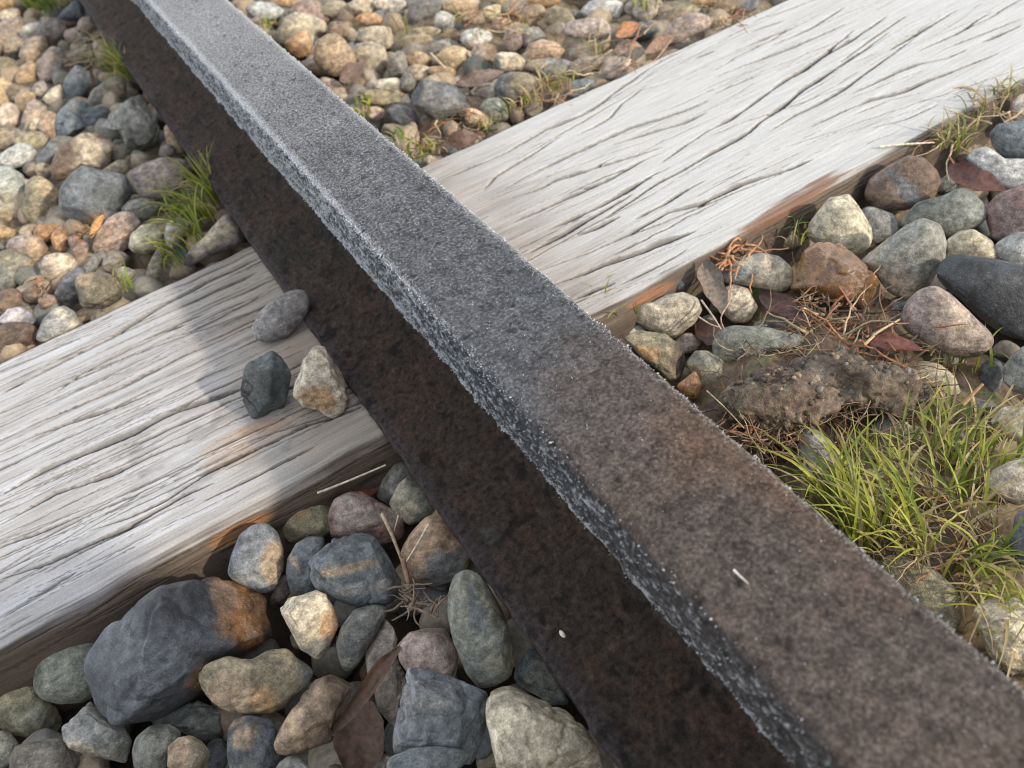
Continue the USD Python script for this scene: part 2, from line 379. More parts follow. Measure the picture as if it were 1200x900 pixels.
    a_in = 0.004 * (1 - k) + 0.006 * k
    b_out = 0.007 * (1 - k) + 0.006 * k
    R = 0.020 * (1 - k) + 0.014 * k
    P = np.zeros(Xg.shape + (3,)); P[..., 0] = Xg; N = np.zeros_like(P)
    wobu = (0.004 * n2(xs * 6, xs * 0, 31, 3) + 0.002 * n2(xs * 50, xs * 0, 32, 2))[:, None]
    j = slice(0, nu)
    P[:, j, 1] = HALF + wobu + 0.004; P[:, j, 2] = -0.008 - 0.12 * up[None]; N[:, j, 1] = 1
    j = slice(nu, nu + nt)
    sc = (top - (-HALF)) / (2 * HALF)
    yl = -HALF + a_in - wob
    P[:, j, 1] = yl + sc[None] * (HALF + wobu - yl)
    e = np.clip((P[:, j, 1] - (HALF + wobu - 0.007)) / 0.007, 0, 1)
    P[:, j, 2] = -0.006 * e ** 2; N[:, j, 2] = 1
    j = slice(nu + nt, nu + nt + na)
    th = (ang * np.pi / 2)[None]
    P[:, j, 1] = yl - (a_in + b_out) * np.sin(th); P[:, j, 2] = -R * (1 - np.cos(th)); N[:, j, 1] = -np.sin(th) * (R > 0); N[:, j, 2] = np.cos(th)
    j = slice(nu + nt + na, None)
    P[:, j, 1] = yl - (a_in + b_out) - 0.002 * low[None]; P[:, j, 2] = -R - (0.135 - R) * low[None]; N[:, j, 1] = -1
    sidey = (Sg < -HALF - 0.01)
    h = h + np.where(sidey, 0.004 * n2(Xg * 14, Sg * 60, 41, 4), 0)
    P += N * h[..., None]
    # ---- colours of the wood, its weathering, rime and dirt
    px = to_px(P)
    u, v = px[..., 0], px[..., 1]
    g1 = n2(Xg * 3, Sg * 55, 51, 4); g2 = n2(Xg * 9, Sg * 260, 52, 3); blot = n2(Xg * 28, Sg * 60, 53, 4)
    right = sst(0.03, 0.24, Xg + 0.10 * blot)
    wood = np.array([0.30, 0.275, 0.245]); warm = np.array([0.30, 0.21, 0.145]); rime = np.array([0.475, 0.485, 0.49]); blue = np.array([0.50, 0.515, 0.55])
    c = wood + np.zeros(P.shape)
    w1 = sst(-0.05, 0.25, g1 + 0.3 * blot)[..., None]; c = c * (1 - 0.4 * w1) + warm * 0.4 * w1
    c *= (1 + 0.7 * g2 + 0.3 * blot)[..., None]
    fr = right * (0.90 + 0.3 * g2 + 0.2 * g1) + (1 - right) * sst(-0.10, -0.20, Xg) * (0.62 + 0.8 * g2 + 0.5 * g1 + 0.6 * blot)
    fr = np.clip(fr, 0, 1)[..., None]
    rcol = blue + (rime - blue) * right[..., None]
    c = c * (1 - fr) + rcol * fr
    spots = sst(0.10, 0.17, n2(Xg * 75, Sg * 95, 54, 2)) * sst(-0.26, -0.22, Xg) * (1 - sst(-0.10, -0.07, Xg)) * (1 - sst(-0.05, -0.02, Sg)) * sst(-0.14, -0.11, Sg)
    c *= (1 - 0.22 * spots)[..., None]
    # bare brown wood on the rounded lower side and the side face
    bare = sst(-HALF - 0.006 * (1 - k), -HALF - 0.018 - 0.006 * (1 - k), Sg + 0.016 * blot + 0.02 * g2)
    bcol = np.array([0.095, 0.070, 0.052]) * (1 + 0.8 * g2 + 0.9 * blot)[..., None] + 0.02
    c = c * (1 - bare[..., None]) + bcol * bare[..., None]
    def patch(cx, cy, rx, ry, rot, col, amt):
        q = np.radians(rot); du, dv = u - cx, v - cy
        rr = np.hypot((du * np.cos(q) + dv * np.sin(q)) / rx, (-du * np.sin(q) + dv * np.cos(q)) / ry) + 0.9 * blot + 0.8 * g2
        mm = (1 - sst(0.75, 1.1, rr))[..., None] * amt
        return c * (1 - mm) + np.array(col) * (1 + 0.8 * g2)[..., None] * mm
    c = patch(282, 622, 46, 11, -28, (0.26, 0.13, 0.06), 0.75)
    c = patch(762, 346, 32, 7, -27, (0.27, 0.13, 0.07), 0.7)
    c = patch(925, 240, 90, 10, -30, (0.17, 0.085, 0.05), 0.8)
    c = patch(285, 520, 60, 22, -25, (0.40, 0.31, 0.24), 0.5)
    c = patch(310, 500, 36, 10, -15, (0.34, 0.20, 0.13), 0.5)
    c = patch(80, 720, 60, 10, -28, (0.10, 0.10, 0.11), 0.5)
    dk = np.array([0.038, 0.034, 0.031])
    dd = (0.93 * dirt)[..., None]
    c = np.clip(c * (1 - dd) + dk * dd, 0.01, 0.85)
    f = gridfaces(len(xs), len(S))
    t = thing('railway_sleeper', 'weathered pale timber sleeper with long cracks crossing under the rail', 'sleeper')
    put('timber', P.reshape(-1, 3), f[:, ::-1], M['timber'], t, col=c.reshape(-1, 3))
    return P


sleeper()



def added_shade_stack():
    """Unseen sleepers added behind the camera to shade the gravel at the lower left."""
    rng = np.random.default_rng(8)
    t = thing('sleeper_stack', 'added unseen stack of timber sleepers behind the camera that shades the gravel', 'added shade stack', (-1.015, -1.12, -0.06))
    for q in (-0.8, 0.8):
        b = trimesh.creation.box((0.1, 0.46, 0.06)); put('bearer', np.array(b.vertices) + [q, 0, 0.03], np.array(b.faces), M['timber'], t, smooth=False, col=np.broadcast_to((.2, .17, .14), (len(b.vertices), 3)))
    for lev in range(STACK_LEVELS):
        for j in range(2):
            b = trimesh.creation.box((2.4, 0.23, 0.152)).subdivide().subdivide().subdivide()
            v = np.array(b.vertices); v += 0.006 * (fbm(v * 9 + lev * 3 + j, 3, lev)[:, None] - 0.5)
            v += [rng.uniform(-0.004, 0.004), (j - 0.5) * 0.245, 0.06 + 0.076 + lev * 0.156]
            put('timber', v, np.array(b.faces), M['timber'], t, smooth=30 if False else False, col=np.broadcast_to((.30, .28, .25), (len(v), 3)))


STACK_LEVELS = 3
added_shade_stack()

# ------------------------------------------------------------------ rail
RAIL_H, HEAD_HALF, HEAD_D, FOOT_HALF = 0.125, 0.0325, 0.0386, 0.0731


def profile(pts, steps):
    out = [np.array(pts[0], float)[None]]
    for a, b, st in zip(pts[:-1], pts[1:], steps):
        n = max(1, int(round(np.hypot(b[0] - a[0], b[1] - a[1]) / st)))
        out.append(np.array(a) + (np.array(b, float) - np.array(a)) * (np.arange(1, n + 1) / n)[:, None])
    return np.concatenate(out)


def sweep_rail(prof, ys):
    """A closed section swept along y: positions, outward normals, unrolled coordinate."""
    t = np.roll(prof, -1, 0) - np.roll(prof, 1, 0); t /= np.linalg.norm(t, axis=1, keepdims=True)
    n = np.stack([t[:, 1], -t[:, 0]], 1)
    s = np.concatenate([[0], np.cumsum(np.linalg.norm(np.diff(prof, axis=0), axis=1))])
    P = np.zeros((len(ys), len(prof), 3)); N = np.zeros_like(P)
    P[..., 0], P[..., 1], P[..., 2] = prof[None, :, 0], ys[:, None], prof[None, :, 1]
    N[..., 0], N[..., 2] = n[None, :, 0], n[None, :, 1]
    return P, N, s


def rail():
    rng = np.random.default_rng(11)
    t = thing('steel_rail', 'rusty frost-covered steel rail running diagonally over the sleeper', 'rail')
    ys = np.concatenate([[-1.5, -1.0, -0.75], np.arange(-0.60, -0.1, 0.0008), np.arange(-0.1, 0.3, 0.0013), np.arange(0.3, 0.9, 0.0025), np.linspace(0.92, 1.6, 40), [2, 3, 5, 8]])
    H, W, D = RAIL_H, HEAD_HALF, HEAD_D
    # section counter-clockwise seen from the camera's side: right side up, top to the left, left side down
    arc = lambda cx, cz, r, a0, a1, n: [(cx + r * math.cos(a), cz + r * math.sin(a)) for a in np.radians(np.linspace(a0, a1, n))]
    rc = 0.0035
    pts = [(W + 0.001, H - D), (W, H - rc)] + arc(W - rc, H - rc, rc, 0, 90, 5)[1:] + [(0, H + 0.0006)] + arc(-W + rc, H - rc, rc, 90, 180, 6) + [(-W - 0.001, H - D), (-W + 0.002, H - D - 0.002), (-0.0085, H - D - 0.0075), (0.0085, H - D - 0.0075), (W - 0.002, H - D - 0.002), (W + 0.001, H - D)]
    steps = [0.003] + [0.0009] * (len(pts) - 7) + [0.0009] + [0.004] * 6
    steps = steps[:len(pts) - 1]
    prof = profile(pts, steps)[:-1]
    P, N, s = sweep_rail(prof, ys)
    Xp, Zp, Yg = P[..., 0], P[..., 2], P[..., 1] + 0 * P[..., 0]
    Sg = np.broadcast_to(s[None], Xp.shape)
    topw = sst(H - 0.006, H - 0.001, Zp)
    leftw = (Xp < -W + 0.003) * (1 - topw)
    corner = np.exp(-(((Xp + W) / 0.006) ** 2) - ((Zp - H) / 0.006) ** 2)
    cornr = np.exp(-(((Xp - W) / 0.004) ** 2) - ((Zp - H) / 0.004) ** 2)
    low = np.exp(-(((Xp + W) / 0.004) ** 2) - ((Zp - H + D) / 0.005) ** 2)
    h = 0.0007 * n2(Yg * 60, Sg * 60, 61, 3) * topw + 0.0005 * n2(Yg * 260, Sg * 260, 62, 3) * topw
    flake = n2(Yg * 85, Sg * 260, 63, 4); grain = n2(Yg * 420, Sg * 520, 64, 3)
    h += leftw * (0.0035 * flake + 0.0016 * grain + 0.002 * n2(Yg * 25, Sg * 30, 65, 2))
    h += corner * (0.005 * n2(Yg * 70, Sg * 90, 66, 4) - 0.0006) + low * 0.004 * n2(Yg * 90, Sg * 60, 67, 4) + cornr * 0.0022 * n2(Yg * 120, Sg * 100, 68, 4)
    pit = np.zeros_like(h)
    for k in range(520):
        y0, x0, r = rng.uniform(-0.6, 0.5), rng.uniform(-W, W), 0.0005 + 0.0022 * rng.random() ** 3
        i0, i1 = np.searchsorted(ys, [y0 - 2 * r, y0 + 2 * r])
        if i1 > i0:
            d = np.hypot(Yg[i0:i1] - y0, (Xp[i0:i1] - x0) * rng.uniform(0.8, 1.3)) / r + 0.8 * n2(Yg[i0:i1] * 500, Xp[i0:i1] * 500, 69, 2)
            pit[i0:i1] = np.maximum(pit[i0:i1], np.clip(1.2 - d, 0, 1) * (Zp[i0:i1] > H - 0.003))
    pit *= 1 - 0.6 * sst(-0.2, 0.1, Yg)
    h -= 0.0007 * pit
    near_ = (Yg > -0.62) & (Yg < 1.0)
    P = P + N * (h * near_)[..., None]
    b = n2(Yg * 22, Sg * 26, 71, 4); b2 = n2(Yg * 9, Sg * 12, 72, 3)
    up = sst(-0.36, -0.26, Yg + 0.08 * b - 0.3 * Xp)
    rust = np.array([0.082, 0.061, 0.048]); red = np.array([0.092, 0.056, 0.037]); grey = np.array([0.062, 0.053, 0.050])
    k1 = sst(-0.1, 0.25, b)[..., None]; k2 = sst(-0.1, 0.2, b2)[..., None]
    c = rust * (1 - k1) + red * k1; c = c * (1 - 0.7 * k2) + grey * 0.7 * k2
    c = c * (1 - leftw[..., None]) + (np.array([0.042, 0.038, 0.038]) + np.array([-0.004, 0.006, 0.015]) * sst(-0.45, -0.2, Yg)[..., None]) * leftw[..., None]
    blue_tint = (0.8 * up * topw)[..., None]; c = c * (1 - blue_tint) + np.array([0.066, 0.077, 0.094]) * (1 + 0.5 * b[..., None]) * blue_tint  # blue-grey tint over the rail top beyond its near end
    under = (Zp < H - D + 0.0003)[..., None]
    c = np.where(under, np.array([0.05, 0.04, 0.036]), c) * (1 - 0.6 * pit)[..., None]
    fr = topw * (-0.30 + 0.08 * up + 0.32 * sst(-0.32, 0.34, Yg + 0.08 * b) + 0.07 * b) - 0.5 * pit
    far_ = sst(-0.42, -0.02, Yg)
    corner = np.exp(-(((Xp + W) / 0.0032) ** 2) - ((Zp - H) / 0.0038) ** 2)
    fr = fr + leftw * (-0.20 + 1.3 * grain + 0.9 * flake + 0.24 * far_) + corner * (-0.08 + 0.55 * far_ + 0.6 * n2(Yg * 150, Sg * 150, 73, 3)) + low * 0.22 + cornr * 0.3
    fr = np.where(under[..., 0], -1, fr)
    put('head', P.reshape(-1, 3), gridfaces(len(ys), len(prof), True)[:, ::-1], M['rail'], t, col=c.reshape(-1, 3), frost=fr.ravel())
    headP, headN = P, N

    # web and foot: dark flaking rust
    ys2 = np.concatenate([[-1.5, -1.0, -0.75], np.arange(-0.60, 0.0, 0.0012), np.arange(0.0, 0.9, 0.003), np.linspace(0.92, 1.6, 40), [2, 3, 5, 8]])

    def rusty(name, pts, steps, seed):
        prof = profile(pts, steps)[:-1]
        P, N, s = sweep_rail(prof, ys2)
        Yg = P[..., 1] + 0 * P[..., 0]; Sg = np.broadcast_to(s[None], Yg.shape)
        edge = sst(0.010, 0.004, np.abs(np.abs(P[..., 0]) - FOOT_HALF))
        h = 0.0022 * n2(Yg * 45, Sg * 60, seed, 4) + 0.0040 * n2(Yg * 150, Sg * 170, seed + 1, 4) + edge * 0.004 * n2(Yg * 40, Sg * 30, seed + 2, 4)
        P = P + N * (h * (Yg > -0.62) * (Yg < 1.0) * (P[..., 2] > 0.001))[..., None]
        b = n2(Yg * 70, Sg * 85, seed + 3, 5); b2 = n2(Yg * 28, Sg * 30, seed + 4, 4); b3 = n2(Yg * 60, Sg * 70, seed + 5, 3)
        c = np.array([0.062, 0.042, 0.032]) + np.zeros(P.shape)
        k = 0.6 * sst(-0.02, 0.22, b)[..., None]; c = c * (1 - k) + np.array([0.100, 0.052, 0.034]) * k
        k = sst(0.06, 0.22, b2)[..., None] * 0.7; c = c * (1 - k) + np.array([0.030, 0.029, 0.022]) * k
        k = sst(0.08, 0.2, b3)[..., None] * 0.5; c = c * (1 - k) + np.array([0.055, 0.038, 0.028]) * k
        c = c * (1 - 0.75 * edge[..., None]) + np.array([0.065, 0.052, 0.056]) * 0.75 * edge[..., None]
        k = sst(0.05, 0.2, n2(Yg * 130, Sg * 140, seed + 7, 3))[..., None]; c = c * (1 - 0.7 * k)
        k = sst(0.10, 0.25, n2(Yg * 260, Sg * 260, seed + 8, 2))[..., None]; c = c * (1 - 0.5 * k) + np.array([0.12, 0.085, 0.065]) * 0.5 * k
        px = to_px(P); dl = np.hypot(px[..., 0] - 574, (px[..., 1] - 626)) / 15 + 1.2 * b3
        k = (1 - sst(0.7, 1.05, dl))[..., None] * 0.7; c = c * (1 - k) + np.array([0.085, 0.087, 0.075]) * k
        put(name, P.reshape(-1, 3), gridfaces(len(ys2), len(prof), True)[:, ::-1], M['rust'], t, col=c.reshape(-1, 3))

    zt = H - D - 0.007
    rusty('web', [(0.008, 0.03), (0.008, zt), (-0.008, zt), (-0.008, 0.045), (-0.0095, 0.034), (-0.012, 0.029), (0.012, 0.029), (0.008, 0.03)], [0.01, 0.01, 0.002, 0.002, 0.002, 0.01, 0.01], 81)
    F = FOOT_HALF
    rusty('foot', [(F, 0.0025), (F, 0.0085), (0.03, 0.017), (0.011, 0.029), (-0.011, 0.029), (-0.018, 0.0225), (-0.03, 0.018), (-F + 0.001, 0.0095), (-F, 0.0075), (-F, 0.0012), (F, 0.0012), (F, 0.0025)],
          [0.01, 0.006, 0.006, 0.006, 0.0016, 0.0014, 0.0011, 0.0011, 0.0011, 0.02, 0.01], 91)

    # rime crystals standing on the head's edges, side and top
    want = corner * 1.0 * (0.1 + 0.9 * far_) + low * 0.6 * (0.4 + 0.6 * far_) + cornr * 0.22 + leftw * 0.20 * (0.3 + 0.7 * far_) * (0.15 + 2.2 * np.clip(grain + 0.1, 0, 1)) + topw * 0.022 * (0.6 + 0.5 * up)
    want = want * (Yg > -0.6) * (Yg < 0.55) * (0.45 + 0.55 * sst(-0.55, -0.2, Yg)) * (1 - under[..., 0])
    want = want * np.gradient(ys)[:, None]
    prob = (want / want.sum()).ravel()
    pick = rng.choice(prob.size, 13000, p=prob)
    base, nn = headP.reshape(-1, 3)[pick], headN.reshape(-1, 3)[pick]
    base = base + rng.normal(size=base.shape) * 0.0004
    d = nn + rng.normal(size=nn.shape) * 0.55 + [0, 0, 0.3]; d /= np.linalg.norm(d, axis=1, keepdims=True)
    L = rng.uniform(0.0003, 0.0009, len(d)) * (0.75 + 0.6 * (nn[:, 2] < 0.8)); wd = L * rng.uniform(0.28, 0.5, len(d))
    a = np.cross(d, rng.normal(size=d.shape)); a /= np.linalg.norm(a, axis=1, keepdims=True); bb = np.cross(d, a)
    V = np.stack([base - d * 0.0002 + a * wd[:, None], base - d * 0.0002 - a * 0.5 * wd[:, None] + bb * 0.87 * wd[:, None], base - d * 0.0002 - a * 0.5 * wd[:, None] - bb * 0.87 * wd[:, None], base + d * L[:, None]], 1).reshape(-1, 3)
    F4 = (np.arange(len(d)) * 4)[:, None, None] + np.array([[0, 1, 3], [1, 2, 3], [2, 0, 3]])
    tag(put('frost_crystals', V, F4.reshape(-1, 3), M['frost'], t, smooth=False), kind='stuff')


rail()

# ------------------------------------------------------------------ stones
COL = {'g': (.21, .21, .20), 'G': (.215, .225, .195), 'b': (.135, .165, .185), 'B': (.085, .10, .115), 'k': (.024, .029, .037), 't': (.37, .27, .17), 'T': (.45, .385, .285),
       'c': (.54, .48, .37), 'o': (.43, .25, .10), 'r': (.24, .13, .105), 'p': (.34, .265, .215), 'm': (.215, .165, .17), 'w': (.47, .475, .455), 'n': (.17, .115, .08),
       'N': (.075, .05, .036), 'y': (.25, .215, .14), 'O': (.27, .115, .022)}
for _k, _c in COL.items():                                                    # river stones: muted
    _l = 0.3 * _c[0] + 0.6 * _c[1] + 0.1 * _c[2]; _s = 0.85 if _k in 'Oo' else 0.68 if _k in 'bBmkpr' else 0.92
    COL[_k] = tuple(_l + (x - _l) * _s for x in _c)
COLNAME = {'g': 'grey', 'G': 'grey-green', 'b': 'blue-grey', 'B': 'dark blue-grey', 'k': 'black', 't': 'tan', 'T': 'beige', 'c': 'cream', 'o': 'orange-tan', 'r': 'red-brown', 'p': 'pinkish', 'm': 'purple-grey',
           'w': 'whitish', 'n': 'brown', 'N': 'dark brown', 'y': 'olive', 'O': 'amber'}
ICO = {k: trimesh.creation.icosphere(subdivisions=k) for k in (2, 3, 4, 5)}
